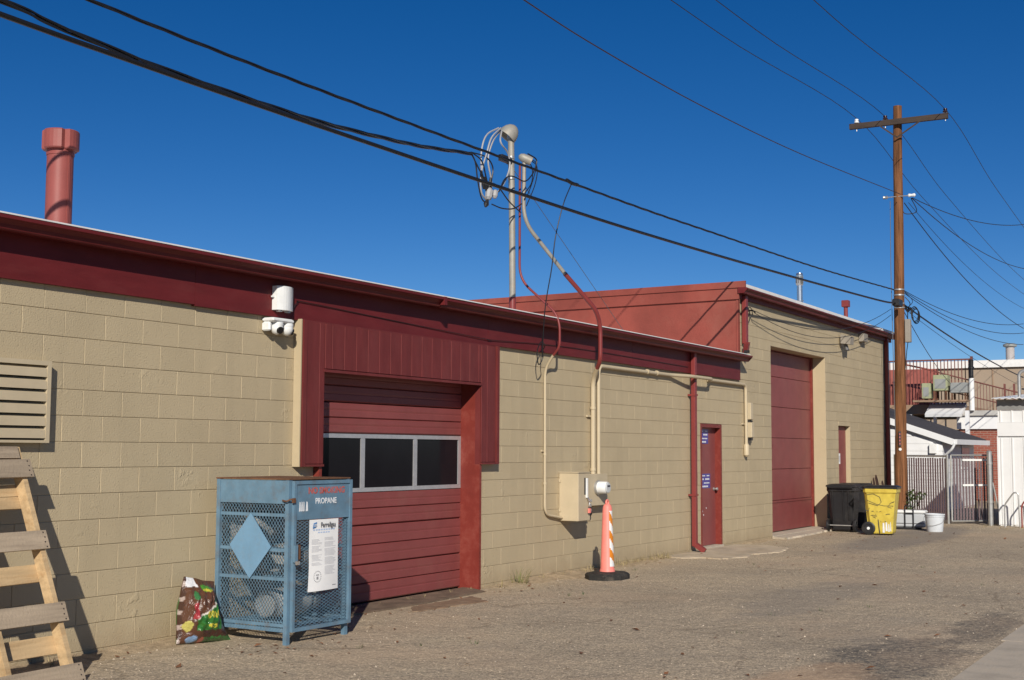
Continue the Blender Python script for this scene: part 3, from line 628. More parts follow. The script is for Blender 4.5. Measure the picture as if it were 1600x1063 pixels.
MB().bbox(-0.06,0.07,-0.10,-0.002,0.32,0.62,0.01).build('upper_box', M_['tan_metal'], t)
MB().bbox(-0.05,0.08,-0.11,-0.002,0.0,0.27,0.01).build('lower_box', M_['tan_metal'], t)
MB().tube([(0.02,-.05,0.32),(0.03,-.09,0.29),(0.03,-.06,0.27)],0.018,8).build('nipple', M_['black_plastic'], t)
MB().box(-0.02,0.06,-0.09,-0.03,-0.05,0.0).build('knockout', M_['black_plastic'], t)

# meter cabinet, meter socket
t = thing('meter_cabinet', 'deep tan electrical cabinet on the wall with slot and padlock', 'electrical cabinet', (15.20,0,0))
MB().bbox(0.0,0.34,-0.285,-0.001,0.70,1.325,0.006).build('case', M_['tan_metal'], t)
MB().box(-0.012,0.352,-0.295,-0.001,1.326,1.338).build('lid', M_['tan_metal'], t)
MB().box(0.17,0.205,-0.289,-0.2852,1.04,1.26).build('slot', M_['gap_shade'], t)
MB().box(0.21,0.235,-0.31,-0.2852,1.00,1.255).build('switch_lever', M_['white_plastic'], t)
q = MB(); q.tube(bez([(0.24,-.30,1.0),(0.255,-.31,0.96),(0.27,-.31,0.92)]),0.012,6); q.lathe((0.26,-.315,0.90),(0,-1,0),[(0,0.025),(0.02,0.025)],8); q.lathe((0.28,-.315,0.96),(0,-1,0),[(0,0.02),(0.02,0.02)],8); q.build('padlock', M_['steel_bright'], t)
q = MB(); q.box(0.245,0.29,-0.325,-0.300,0.80,0.86); q.build('tag', M_['pink'], t)
for z_ in (0.82,1.2): MB().box(-0.012,0.0,-0.03,-0.004,z_,z_+0.04).build('hinge', M_['tan_metal'], t)
t = thing('electric_meter', 'round electric meter on a tan socket box beside the cabinet', 'meter', (16.10,0,0))
MB().bbox(-0.28,0.30,-0.125,-0.001,0.87,1.30,0.006).build('socket_box', M_['tan_metal'], t)
MB().lathe((-0.03,-0.125,1.115),(0,-1,0),[(0,0.098),(0.03,0.098),(0.032,0.09)],24).build('ring', M_['galv'], t, True)
MB().lathe((-0.03,-0.157,1.115),(0,-1,0),[(0,0.084),(0.115,0.082),(0.125,0.076)],24).build('meter_body', M_['white_plastic'], t, True)
MB().lathe((-0.03,-0.282,1.115),(0,-1,0),[(0,0.075),(0.012,0.074),(0.02,0.065)],24).build('cover', M_['glass_clear'], t, True)
MB().box(-0.07,0.01,-0.3045,-0.3025,1.125,1.15).build('display', M_['ink'], t)
MB().tube(bez([(-0.10,-.06,0.87),(-0.105,-.08,0.78),(-0.095,-.05,0.72)]),0.010,6).build('ground_wire', M_['black_cable'], t)

# white radio box and cameras
t = thing('radio_box', 'white rounded radio box on the red fascia above the security cameras', 'radio box', (9.50,-0.046,0))
poly = [(-0.115,0.0),(-0.115,-0.06)] + [(-0.115+0.23*i/8, -0.06-0.04*math.sin(math.pi*i/8)) for i in range(1,8)] + [(0.115,-0.06),(0.115,0.0)]
MB().prism(poly, 2.915, 3.14, 'xy').build('case', M_['white_plastic'], t)
for s in (-1,1): MB().box(*sorted((s*0.117,s*0.145)),-0.03,-0.012,3.03,3.045).build('tab', M_['white_plastic'], t)
q = MB()
for x_ in (-0.07,0.05): q.box(x_-0.02,x_+0.02,-0.07,-0.03,2.898,2.9145)
q.build('gland', M_['galv'], t)
t = thing('security_cameras', 'pair of white dome security cameras on one bracket under the fascia', 'security camera', (9.42,0,0))
MB().bbox(-0.13,0.18,-0.145,-0.001,2.795,2.835,0.014).build('bracket', M_['white_plastic'], t)
MB().bbox(-0.13,-0.09,-0.10,-0.002,2.71,2.794,0.012).build('bracket_foot', M_['white_plastic'], t)
for x_, dv in ((-0.01,(-0.15,-1,-0.35)),(0.135,(1,-0.45,-0.35))):
    MB().lathe((x_,-0.085,2.795),(0,0,-1),[(0,0.062),(0.02,0.064),(0.035,0.06)],20).build('camera_base', M_['white_plastic'], t, True)
    MB().lathe((x_,-0.085,2.765),(0,0,-1),[(0,0.06),(0.02,0.062),(0.045,0.056),(0.07,0.038),(0.085,0.006)],20).build('camera_dome', M_['white_plastic'], t, True)
    dd = Vector(dv).normalized(); MB().lathe(Vector((x_,-0.085,2.738))+dd*0.046,dd,[(0,0.036),(0.018,0.033),(0.019,0.002)],14,False).build('lens', M_['lens_black'], t, True)
t = MB().tube(bez([(9.60,-.06,2.90),(9.66,-.064,2.94),(9.74,-.06,3.02),(9.9,-.056,3.03),(11.5,-.054,2.98),(13.25,-.062,2.93),(13.4,-.058,2.93),(15.5,-.054,2.985),(19.5,-.054,2.96)],8),0.0042,6).build('fascia_cable', M_['black_cable'], None, True)
tag(t, 'thin dark cable stapled along the red fascia from the white radio box', 'cable')

# wall louver
t = thing('wall_vent', 'tan louvered vent on the block wall above the pallet', 'vent', (5.9,0,0))
q = MB(); q.box(0.895,0.93,-0.075,-0.001,1.655,2.275); q.box(0.0,0.035,-0.075,-0.001,1.655,2.275); q.box(0.036,0.894,-0.075,-0.001,2.24,2.2745); q.box(0.036,0.894,-0.075,-0.001,1.6555,1.675); q.build('frame', M_['tan_metal'], t)
MB().box(0.036,0.894,-0.008,-0.002,1.676,2.239).build('backing', M_['gap_shade'], t)
for i in range(6):
    z_ = 1.69+i*0.0925; q = MB(); q.prism([(-0.073,z_),(-0.070,z_),(-0.066,z_+0.058),(-0.02,z_+0.085),(-0.022,z_+0.088),(-0.069,z_+0.061)],0.038,0.892,'yz'); q.build('slat', M_['tan_metal'], t)

# flood light and box on tall building
t = thing('wall_light', 'grey flood light on the tan wall between the two red doors', 'light fixture', (28.35,0,0))
MB().bbox(-0.06,0.06,-0.05,-0.001,3.98,4.12,0.008).build('mount', M_['beige_box'], t)
q = MB(); q.prism([(-0.05,4.17),(-0.28,4.12),(-0.26,3.95),(-0.05,3.98)],-0.13,0.13,'yz'); q.build('housing', M_['beige_box'], t)
MB().lathe((0,-0.12,3.97),(0,-0.25,-1),[(0,0.04),(0.14,0.045),(0.15,0.03)],10).build('sensor', M_['grey_cable'], t, True)
t = tag(MB().bbox(29.85,30.2,-0.13,-0.002,4.14,4.33,0.01).build('eave_box', M_['beige_box']), 'small weathered box tucked under the tall eave near its far end', 'box')
t = thing('service_hook', 'coiled wire hook at the top corner of the tall tan wall', 'wire hook', (22.42,-0.02,4.08))
MB().tube([(0.11*math.cos(a*0.5),-0.05+0.004*a,0.13*math.sin(a*0.5)) for a in range(26)],0.007,6).build('coil', M_['black_cable'], t, True)
MB().tube([(0,0.015,0.06),(0,-0.09,0.07),(0.05,-0.12,0.03)],0.014,8).build('bracket', M_['black_cable'], t, True)

# ================================================================ FOREGROUND
# leaning pallet
dp = MB(); dp.prism(rough_edge([(10.9,-0.62),(12.1,-0.78),(12.45,-0.40),(11.3,-0.36)],8), 0.001, 0.009, 'xy')
tag(dp.build('steel_plate', mat('plate_rust',(0.23,0.15,0.095),0.85,0.3,9,0.3,60,dirt=(0.36,0.28,0.19),dscale=5,damt=0.7)), 'flat rusty steel plate on the pavement before the garage door', 'steel plate')
t = thing('pallet', 'weathered wooden pallet leaning against the block wall under the vent', 'pallet', (0,0,0))
Lu = Vector((0,0.387,0.922)); Ln = Vector((0,-0.922,0.387)); base = Vector((0,-0.86,0.0)); AX = Vector((1,0,0))
def pb(s, x0, x1, h, dep, th, m, name):
    c = base + Lu*s + Ln*dep + AX*((x0+x1)/2); o = MB().obox((0,0,0),AX,Lu,Ln,(x1-x0)/2,h/2,th/2).build(name, m, t); o.location = c; o.rotation_euler = (0,random.uniform(-.012,.012),0); return o
ST = 0.09
for x_ in (6.475,5.95,5.42): pb(0.91,x_-0.02,x_+0.02,1.72,-ST/2-0.02,ST,M_['wood_new'],'stringer')
fb = [(0.06,6.55),(0.51,6.535),(1.045,6.525),(1.59,6.54)]
for s_, xe in fb:
    o = pb(s_,5.34,xe,0.138,-0.009,0.018,M_['wood_grey'],'deck_board')
    q = MB()
    for k in range(4): q.lathe((xe-(5.34+xe)/2-0.025-0.006*(k%2),-0.055+k*0.036,0.010),(0,0,1),[(0,0.006),(0.001,0.006)],6)
    for v in range(len(q.v)):
        p = q.v[v]; q.v[v] = tuple(AX*p[0]+Lu*p[1]+Ln*(p[2]))
    q.build('nail', M_['nail'], o)
for s_, m_ in ((0.31,'wood_new'),(0.83,'wood_new'),(1.37,'wood_new'),(1.46,'wood_new'),(1.70,'wood_grey')): pb(s_,5.34,6.48,0.13 if s_<1.3 else 0.09,-ST-0.031,0.018,M_[m_],'bottom_board')
pb(1.72,5.34,6.46,0.09,-0.013,0.018,M_['wood_grey'],'deck_board')

# propane cage
CW, CDp, CH = 0.80, 0.82, 1.36
t = thing('propane_cage', 'blue steel mesh propane cage standing against the wall by the garage door', 'propane cage', (8.55,-0.985,0), R(-1.5))
bl = M_['blue_paint']
for x_, y_ in ((0,0),(CW-0.04,0),(0,CDp-0.04),(CW-0.04,CDp-0.04)): MB().box(x_,x_+0.04,y_,y_+0.04,0,CH).build('leg', bl, t)
q = MB(); q.box(-0.006,CW+0.006,-0.006,CDp+0.006,CH+0.0005,CH+0.012); q.build('roof', M_['rust'], t)
q = MB(); q.box(0.004,0.010,0.041,CDp-0.041,CH-0.20,CH-0.002); q.build('side_header', bl, t)
for e_ in ((0.016,0.038,0.041,CDp-0.041,0.10,0.13),(CW-0.038,CW-0.016,0.041,CDp-0.041,0.10,0.13),(0.041,CW-0.041,CDp-0.035,CDp-0.016,0.10,0.13)): MB().box(*e_).build('bottom_rail', bl, t)
MB().box(CW-0.01,CW-0.004,0.041,CDp-0.041,CH-0.20,CH-0.002).build('side_header', bl, t)
for z_ in (0.14,0.52,0.76,1.05):
    q = MB(); q.box(0.04,CW-0.04,0.06,0.085,z_,z_+0.022); q.box(0.04,CW-0.04,CDp-0.12,CDp-0.095,z_,z_+0.022); q.box(0.012,0.038,0.042,CDp-0.042,z_+0.002,z_+0.028); q.box(CW-0.038,CW-0.012,0.042,CDp-0.042,z_+0.002,z_+0.028)
    q.box(0.2,0.22,0.10,CDp-0.12,z_+0.004,z_+0.018); q.box(0.56,0.58,0.10,CDp-0.12,z_+0.004,z_+0.018)
    q.build('shelf', bl, t)
def expanded(o_, ux, uz, wd, ht, pw, ph, r, long_z):
    # staggered strands of an expanded-metal sheet; o_ origin, ux / uz unit axes
    q = MB(); o_ = Vector(o_); ux = Vector(ux); uz = Vector(uz); nrm = ux.cross(uz)
    if not long_z: ux, uz, wd, ht, pw, ph = uz, ux, ht, wd, ph, pw
    ns = int(wd/(pw/2)); seg = int(ht/(ph/2))
    for i in range(ns):
        pts = []
        for k in range(seg+1):
            s = 1 if (k+i) % 2 else -1
            pts.append(o_ + ux*(pw/2*(i+0.5) + s*(pw/4-r*0.3)) + uz*(k*ph/2))
        vs = []; fs = []
        for k, p in enumerate(pts):
            vs += [p-ux*r-nrm*r*0.5, p+ux*r-nrm*r*0.5, p+ux*r+nrm*r*0.5, p-ux*r+nrm*r*0.5]
            if k:
                b = (k-1)*4
                for j in range(4): fs.append((b+j,b+(j+1)%4,b+4+(j+1)%4,b+4+j))
        q.add(vs, fs)
    return q
expanded((0.014,0.042,0.10),(0,1,0),(0,0,1),CDp-0.084,CH-0.30,0.034,0.046,0.0023,True).build('mesh_panel', bl, t)
expanded((CW-0.014,0.042,0.10),(0,1,0),(0,0,1),CDp-0.084,CH-0.30,0.044,0.058,0.0022,True).build('mesh_panel', bl, t)
expanded((0.042,CDp-0.014,0.10),(1,0,0),(0,0,1),CW-0.084,CH-0.12,0.044,0.058,0.0022,True).build('mesh_panel', bl, t)
dr = MB(); fy = -0.012
dr.box(0.032,0.062,fy-0.022,fy+0.008,0.105,CH-0.008); dr.box(CW-0.030,CW+0.002,fy-0.022,fy+0.008,0.105,CH-0.008); dr.box(0.063,CW-0.031,fy-0.022,fy+0.008,0.105,0.135); dr.box(0.063,CW-0.031,fy-0.022,fy+0.008,CH-0.038,CH-0.008)
door = dr.build('door', bl, t)
MB().box(0.063,CW-0.031,fy-0.012,fy-0.006,CH-0.335,CH-0.039).build('door_header', bl, door)
expanded((0.063,fy-0.006,0.136),(1,0,0),(0,0,1),CW-0.094,CH-0.47,0.060,0.027,0.0021,False).build('door_mesh', bl, door)
q = MB(); q.box(0.02,0.055,fy-0.05,fy-0.023,0.68,0.82); q.build('latch', bl, door)
q = MB(); q.lathe((0.04,fy-0.055,0.66),(0,0,1),[(0,0.02),(0.03,0.024),(0.035,0.01)],8); q.build('padlock', M_['steel_bright'], door)
q = MB(); q.box(0.075,0.11,fy-0.03,fy-0.006,0.70,0.82); q.build('hasp', M_['rust'], door)
q = MB(); q.tube(bez([(-0.01,0.06,1.19),(-0.03,0.0,1.185),(-0.01,-0.03,1.20),(0.02,-0.045,1.19)]),0.007,6); q.box(0.0,0.03,-0.05,-0.032,1.17,1.21); q.build('hook', M_['rust'], t)
q = MB(); yc, zc, hw = 0.42, 0.80, 0.235
q.add([(-0.004,yc-hw,zc),(-0.004,yc,zc-0.275),(-0.004,yc+hw,zc),(-0.004,yc,zc+0.275),(0.002,yc-hw,zc),(0.002,yc,zc-0.275),(0.002,yc+hw,zc),(0.002,yc,zc+0.275)],[(0,1,2,3),(7,6,5,4),(0,4,5,1),(1,5,6,2),(2,6,7,3),(3,7,4,0)])
q.build('diamond_placard', mat('placard_blue',(0.15,0.285,0.42),0.5,0.08,8,dirt=(0.2,0.2,0.2),dscale=20,damt=0.25), t)
def text(name, s, size, m, parent, loc, xs=1.0, bold=0.0, rot=(R(90),0,0)):
    cu = bpy.data.curves.new(name, 'FONT'); cu.body = s; cu.size = size; cu.extrude = 0.0004; cu.offset = bold; cu.resolution_u = 3; cu.align_x = 'CENTER'
    o = bpy.data.objects.new(name+'_c', cu); COL.objects.link(o); dg = bpy.context.evaluated_depsgraph_get(); me = bpy.data.meshes.new_from_object(o.evaluated_get(dg)); bpy.data.objects.remove(o)
    me.materials.clear(); r = link(name, me, m, parent); r.location = loc; r.rotation_euler = rot; r.scale = (xs,1,1); return r
text('lettering', 'NO SMOKING', 0.075, M_['red_letter'], door, (0.46,fy-0.0135,CH-0.118), 1.02, 0.003)
text('lettering', 'PROPANE', 0.068, M_['white_letter'], door, (0.45,fy-0.0135,CH-0.205), 0.95, 0.0012)
q = MB()
for a, b in ((0.10,0.022),(0.126,0.022),(0.152,0.018),(0.185,0.03)):
    q.add([(a,fy-0.0135,CH-0.265),(a+b,fy-0.0135,CH-0.262),(a+b*0.8,fy-0.0135,CH-0.188),(a+b*0.25,fy-0.0135,CH-0.182)],[(0,1,2,3)])
q.build('sticker_remnant', M_['white_letter'], door)
# notice sheet, curled at its lower corner
q = MB(); nu, nv = 8, 16; sh = 0.80
def sheet(u, v, off=0.0):
    z = 1.02 - v*0.60; x = 0.235 + u*0.385 - 0.07*max(0,v-0.55)**1.6*(1-u)*1.9
    y = fy-0.014 - 0.05*max(0,v-0.45)**1.5*(1.2-u) - 0.012*math.sin(u*math.pi)*(0.3+v) - off
    return (x, y, z)
for j in range(nv+1):
    for i in range(nu+1): q.v.append(sheet(i/nu, j/nv))
for j in range(nv):
    for i in range(nu): q.f.append((j*(nu+1)+i, j*(nu+1)+i+1, (j+1)*(nu+1)+i+1, (j+1)*(nu+1)+i))
sheet_o = tag(q.build('safety_notice', M_['paper'], t, True), 'white printed safety notice hanging curled on the cage door')
def printed(name, m, items):
    q = MB()
    for u0, u1, v0, v1 in items:
        n = max(1, int((u1-u0)/0.12))
        for k in range(n):
            a = u0+(u1-u0)*k/n; b = u0+(u1-u0)*(k+1)/n
            q.add([sheet(a,v1,0.0012),sheet(b,v1,0.0012),sheet(b,v0,0.0012),sheet(a,v0,0.0012)],[(0,1,2,3)])
    return q.build(name, m, sheet_o)
rr = random.Random(4); it = []
for k in range(34):
    v = 0.28+k*0.0155
    if k not in (5,12,13,20,27): it.append((0.08,0.40+rr.uniform(-.12,.03),v,v+0.006)) if k < 24 else None
    if k not in (3,9,17,25): it.append((0.50,0.90+rr.uniform(-.12,.02),v-0.02,v-0.014))
printed('body_print', M_['ink_grey'], [i for i in it if i])
printed('heading_print', M_['ink_blue'], [(0.12+k*0.085,0.185+k*0.085,0.135,0.155) for k in range(9)]+[(0.28+k*0.085,0.345+k*0.085,0.175,0.193) for k in range(5)])
printed('seal_print', mat('ink_mid',(0.25,0.25,0.26),0.6), [(0.27+0.11*math.cos(a)-0.012,0.27+0.11*math.cos(a)+0.012,0.80+0.075*math.sin(a)-0.006,0.80+0.075*math.sin(a)+0.006) for a in [k*0.35 for k in range(18)]]+[(0.22,0.32,0.77,0.785),(0.24,0.30,0.80,0.84),(0.78,0.92,0.935,0.945)])
text('logo_lettering', 'Ferrellgas', 0.058, M_['ink'], sheet_o, (0.47,fy-0.0275,0.955), 0.88, 0.0006)
q = MB(); q.add([(0.27,fy-0.0225,0.945),(0.312,fy-0.0235,0.955),(0.325,fy-0.0235,1.0),(0.282,fy-0.0225,0.99)],[(0,1,2,3)]); q.build('logo_mark', M_['logo_blue'], sheet_o)
q = MB(); q.box(0.285,0.32,fy-0.027,fy-0.0245,0.964,0.97); q.box(0.29,0.318,fy-0.027,fy-0.0245,0.978,0.983); q.build('logo_stripe', M_['paper'], sheet_o)
# propane cylinders lying on the shelves
def cyl(x, y, z, ln, r, label, ax=(1,0,0)):
    o = thing('propane_cylinder', label, 'gas cylinder', (x,y,z), 0, 'cylinders inside the propane cage')
    MB().lathe((0,0,0),ax,[(0,0.06),(0.012,r*0.8),(0.05,r*0.97),(0.09,r),(ln*0.5,r),(ln*0.5+0.008,r*1.03),(ln*0.5+0.016,r),(ln-0.09,r),(ln-0.05,r*0.97),(ln-0.01,r*0.75),(ln,0.03)],20).build('tank', M_['cylinder_grey'], o, True)
    A = Vector(ax); c = A*(ln+0.005)
    MB().lathe(c,ax,[(0,0.10),(0.09,0.10),(0.09,0.093),(0.0,0.093)],16,False).build('collar', M_['cylinder_grey'], o, True)
    MB().lathe(c,ax,[(0,0.02),(0.06,0.02)],8).build('valve', M_['rust'], o)
    MB().lathe(A*-0.06,ax,[(0,0.11),(0.07,0.10)],16,False).build('foot_ring', M_['cylinder_grey'], o, True)
cyl(8.72,-0.62,1.205,0.50,0.125,'grey gas cylinder lying on the top shelf of the blue cage')
cyl(8.86,-0.62,0.675,0.42,0.13,'grey gas cylinder lying on the middle shelf of the blue cage',(1,0.1,0))

cyl(8.72,-0.34,1.205,0.50,0.12,'grey gas cylinder at the back of the top shelf in the blue cage')
cyl(8.74,-0.34,0.935,0.46,0.12,'grey gas cylinder at the back of the upper middle shelf in the blue cage')
cyl(8.76,-0.62,0.30,0.48,0.125,'grey gas cylinder lying at the bottom of the blue cage')
# mulch bag
def bag_mat():
    M = bpy.data.materials.new('bag_print'); M.use_nodes = True; N, L = nodes_of(M); P = N['Principled BSDF']; P.inputs['Roughness'].default_value = 0.28; P.inputs['Coat Weight'].default_value = 0.3
    at = N.new('ShaderNodeVertexColor'); at.layer_name = 'print'; n = N.new('ShaderNodeTexNoise'); n.inputs['Scale'].default_value = 55; n.inputs['Detail'].default_value = 6
    hs = N.new('ShaderNodeHueSaturation'); mr = N.new('ShaderNodeMapRange'); mr.inputs[3].default_value = 0.8; mr.inputs[4].default_value = 1.25; L.new(n.outputs[0], mr.inputs[0]); L.new(mr.outputs[0], hs.inputs['Value']); L.new(at.outputs[0], hs.inputs['Color']); L.new(hs.outputs[0], P.inputs['Base Color'])
    n2 = N.new('ShaderNodeTexNoise'); n2.inputs['Scale'].default_value = 22; n2.inputs['Detail'].default_value = 4; b = N.new('ShaderNodeBump'); b.inputs['Strength'].default_value = 0.5; b.inputs['Distance'].default_value = 0.015; L.new(n2.outputs[0], b.inputs['Height']); L.new(b.outputs[0], P.inputs['Normal'])
    return M
def bag_col(u, v):
    # u across the front 0..1 (left to right), v up 0..1
    def ell(cu, cv, ru, rv): return ((u-cu)/ru)**2+((v-cv)/rv)**2 < 1
    u0_, v0_ = u, v
    u += 0.008*math.sin(31*v0_+9*u0_)+0.004*math.sin(67*v0_+3); v += 0.007*math.sin(37*u0_+11*v0_)+0.003*math.sin(71*u0_+1)
    c = (0.085,0.034,0.018)
    if u < 0.30 and v > 0.86: c = (0.6,0.6,0.62)
    if u < 0.05: c = (0.35,0.28,0.25) if int(v*14) % 3 == 0 else (0.05,0.02,0.012)
    if 0.19 < u < 0.29 and 0.38 < v < 0.62: c = (0.30,0.03,0.035)
    if ell(0.25,0.72,0.075,0.065): c = (0.03,0.14,0.045)
    if ell(0.58,0.86,0.19,0.06): c = (0.06,0.22,0.02)
    if ell(0.60,0.83,0.15,0.025): c = (0.45,0.40,0.04)
    d = v - (0.42 + (u-0.3)*0.42)
    if u > 0.27 and -0.03 < d < 0.0: c = (0.5,0.45,0.40)
    if u > 0.27 and -0.42 < d < -0.03 and v > 0.20: c = (0.025,0.13,0.02)
    for cu, cv, ru, rv in ((0.50,0.43,0.045,0.05),(0.60,0.455,0.042,0.05),(0.70,0.44,0.042,0.05),(0.80,0.47,0.045,0.05),(0.90,0.43,0.045,0.05),(0.62,0.27,0.13,0.03)):
        if ell(cu,cv,ru,rv) and not ell(cu,cv,ru*0.35,rv*0.5): c = (0.48,0.40,0.04)
    if ell(0.9,0.66,0.09,0.06): c = (0.02,0.16,0.07)
    if ell(0.88,0.66,0.03,0.03): c = (0.55,0.6,0.55)
    if ell(0.12,0.27,0.07,0.09): c = (0.42,0.38,0.10)
    if ell(0.22,0.06,0.10,0.06): c = (0.20,0.32,0.50)
    if ell(0.40,0.04,0.06,0.05): c = (0.45,0.10,0.07)
    if u > 0.42 and v < 0.09: c = (0.03,0.14,0.03)
    if u > 0.40 and 0.09 < v < 0.20: c = (0.05,0.018,0.012)
    return c
def make_bag():
    NU, NV = 72, 72; V = []; Cc = []; Fc = []
    rn = random.Random(9)
    wob = [[rn.uniform(-1,1) for _ in range(8)] for _ in range(8)]
    def nz(u, v):
        a, b = u*6, v*6; i, j = int(a), int(b); f, g_ = a-i, b-j
        return (wob[i][j]*(1-f)*(1-g_)+wob[i+1][j]*f*(1-g_)+wob[i][j+1]*(1-f)*g_+wob[i+1][j+1]*f*g_)
    for side in (0,1):
        for j in range(NV+1):
            for i in range(NU+1):
                u, v = i/NU, j/NV
                width = 0.52 - 0.24*v - 0.03*math.sin(math.pi*v); x = -0.28 + 0.13*v - 0.02*math.sin(math.pi*v*1.0) + u*width + 0.012*nz(v,u)
                fat = (1-abs(2*u-1)**3)*(1-abs(2*v-1)**4)
                belly = 0.065 + 0.10*max(0,math.sin(math.pi*min(1,(1-v)*1.15)))**1.5
                y = (-1 if side == 0 else 1)*(0.008+fat*belly) + 0.10*v*0.9
                if side == 0: y += 0.03*nz(u,v)*fat + 0.010*math.sin(22*v+9*u+4*nz(v,u))*fat + 0.006*math.sin(40*u-17*v)*fat - 0.10*(1-v)**3*fat
                z = 0.005 + v*0.54 - 0.02*u*v*2 + 0.012*nz(u*0.9,v*0.9)*v
                V.append((x,y,z)); Cc.append(bag_col(u if side == 0 else 1-u, v))
    n = (NU+1)*(NV+1)
    for side in (0,1):
        for j in range(NV):
            for i in range(NU):
                a = side*n + j*(NU+1)+i; f = (a,a+1,a+NU+2,a+NU+1); Fc.append(f if side == 0 else f[::-1])
    rim = [i for i in range(NU+1)] + [j*(NU+1)+NU for j in range(1,NV+1)] + [NV*(NU+1)+i for i in range(NU-1,-1,-1)] + [j*(NU+1) for j in range(NV-1,0,-1)]
    for k in range(len(rim)): a, b = rim[k], rim[(k+1)%len(rim)]; Fc.append((b,a,a+n,b+n))
    me = bpy.data.meshes.new('mulch_bag'); me.from_pydata(V, [], Fc); ca = me.color_attributes.new('print','FLOAT_COLOR','POINT')
    for i, c in enumerate(Cc): ca.data[i].color = (*c,1)
    me.polygons.foreach_set('use_smooth',[True]*len(me.polygons)); me.materials.append(bag_mat()); return me
bag = link('mulch_bag', make_bag()); bag.location = (8.33,-0.30,0.0); bag.rotation_euler = (R(-4),R(2),R(-14))
tag(bag, 'slumped brown and green printed garden mulch bag between wall and blue cage', 'mulch bag')

# channelizer cone
t = thing('channelizer_cone', 'faded pink tall traffic channelizer with orange and white stripes on rubber base', 'traffic cone', (15.12,-0.74,0), R(2))
q = MB(); oct_ = [(0.36*math.cos(R(22.5+45*k)),0.27*math.sin(R(22.5+45*k))) for k in range(8)]
vs_ = [(x,y,0.0) for x,y in oct_]+[(x,y,0.055) for x,y in oct_]+[(x*0.94,y*0.93,0.075) for x,y in oct_]+[(x*0.5,y*0.5,0.09) for x,y in oct_]
fs_ = [(r*8+i,r*8+(i+1)%8,(r+1)*8+(i+1)%8,(r+1)*8+i) for r in range(3) for i in range(8)]+[tuple(range(7,-1,-1)),tuple(range(24,32))]
q.add(vs_, fs_); q.build('base', M_['rubber'], t)
MB().lathe((0,0,0.085),(0,0,1),[(0,0.100),(0.03,0.095),(0.05,0.088),(0.80,0.060),(0.835,0.050),(0.855,0.03)],24).build('tube', M_['pink'], t, True)
q = MB(); q.tube([(0.034*math.cos(a*0.45),0,0.955+0.034*math.sin(a*0.45)) for a in range(15)],0.013,8); q.build('handle', M_['pink'], t, True)
wsh = MB(); osh = MB(); NZ, NA = 60, 14
for j in range(NZ):
    for i in range(NA):
        a0 = R(-135+ 150*i/NA); a1 = R(-135+150*(i+1)/NA); z0, z1 = 0.07+0.70*j/NZ, 0.07+0.70*(j+1)/NZ
        rz_ = lambda z: 0.088 - (z-0.05)*0.03733 + 0.0012
        band = int(((j/NZ)*6.2 + i/NA*2.2)) % 2
        (osh if band else wsh).add([(rz_(z0)*math.cos(a0),rz_(z0)*math.sin(a0),z0+0.085),(rz_(z0)*math.cos(a1),rz_(z0)*math.sin(a1),z0+0.085),(rz_(z1)*math.cos(a1),rz_(z1)*math.sin(a1),z1+0.085),(rz_(z1)*math.cos(a0),rz_(z1)*math.sin(a0),z1+0.085)],[(0,1,2,3)])
wsh.build('white_stripes', M_['sheet_white'], t); osh.build('orange_stripes', M_['sheet_orange'], t)

# ================================================================ CARTS AND BINS
def cart(name, label, body_m, lid_m, loc, rz, lid_tilt=0.0):
    t = thing(name, label, 'trash cart', loc, rz, 'wheeled carts at the tall wall')
    q = MB()
    def ring(z, x0, x1, w, b): return [(x0+b,-w,z),(x1-b,-w,z),(x1,-w+b,z),(x1,w-b,z),(x1-b,w,z),(x0+b,w,z),(x0,w-b,z),(x0,-w+b,z)]
    rings = [ring(0.03,-0.17,0.23,0.205,0.04), ring(0.06,-0.19,0.245,0.215,0.04), ring(0.22,-0.215,0.255,0.225,0.045), ring(0.80,-0.275,0.315,0.265,0.05), ring(0.83,-0.30,0.335,0.285,0.05), ring(0.90,-0.30,0.335,0.285,0.05)]
    for r_ in rings: q.v += r_
    for a in range(5):
        for i in range(8): q.f.append((a*8+i,a*8+(i+1)%8,(a+1)*8+(i+1)%8,(a+1)*8+i))
    q.f += [tuple(range(7,-1,-1)), tuple(range(40,48))]
    q.build('body', body_m, t)
    q = MB(); lr = [ring(0.905,-0.315,0.355,0.30,0.05), ring(0.935,-0.315,0.355,0.30,0.05), ring(0.962,-0.27,0.30,0.24,0.06)]
    for r_ in lr: q.v += r_
    for a in range(2):
        for i in range(8): q.f.append((a*8+i,a*8+(i+1)%8,(a+1)*8+(i+1)%8,(a+1)*8+i))
    q.f += [tuple(range(7,-1,-1)), tuple(range(16,24))]
    q.build('lid', lid_m, t)
    q = MB(); q.tube([(-0.30,-0.24,0.87),(-0.38,-0.24,0.91),(-0.38,0.24,0.91),(-0.30,0.24,0.87)],0.016,8); q.build('handle', lid_m, t)
    for y_ in (-0.16,-0.05,0.16): MB().prism([(-0.30,0.83),(-0.235,0.24),(-0.20,0.24),(-0.27,0.83)],y_-0.012,y_+0.012,'xz').build('rib', body_m, t)
    for s in (-1,1):
        MB().lathe((-0.20,s*0.245,0.13),(0,s,0),[(0,0.128),(0.012,0.13),(0.045,0.13),(0.05,0.12),(0.05,0.085),(0.042,0.08)],20).build('wheel', M_['black_plastic'], t, True)
        MB().lathe((-0.20,s*0.288,0.13),(0,s,0),[(0,0.03),(0.012,0.028),(0.014,0.01)],10).build('hub_cap', M_['white_plastic'] if name == 'yellow_cart' else M_['black_plastic'], t, True)
    MB().tube([(-0.20,-0.24,0.13),(-0.20,0.24,0.13)],0.012,8).build('axle', M_['galv'], t)
    return t
cart('trash_cart', 'black wheeled trash cart nearest the tall red door with wheels facing out', M_['black_plastic'], M_['black_plastic'], (26.62,-0.52,0), R(2))
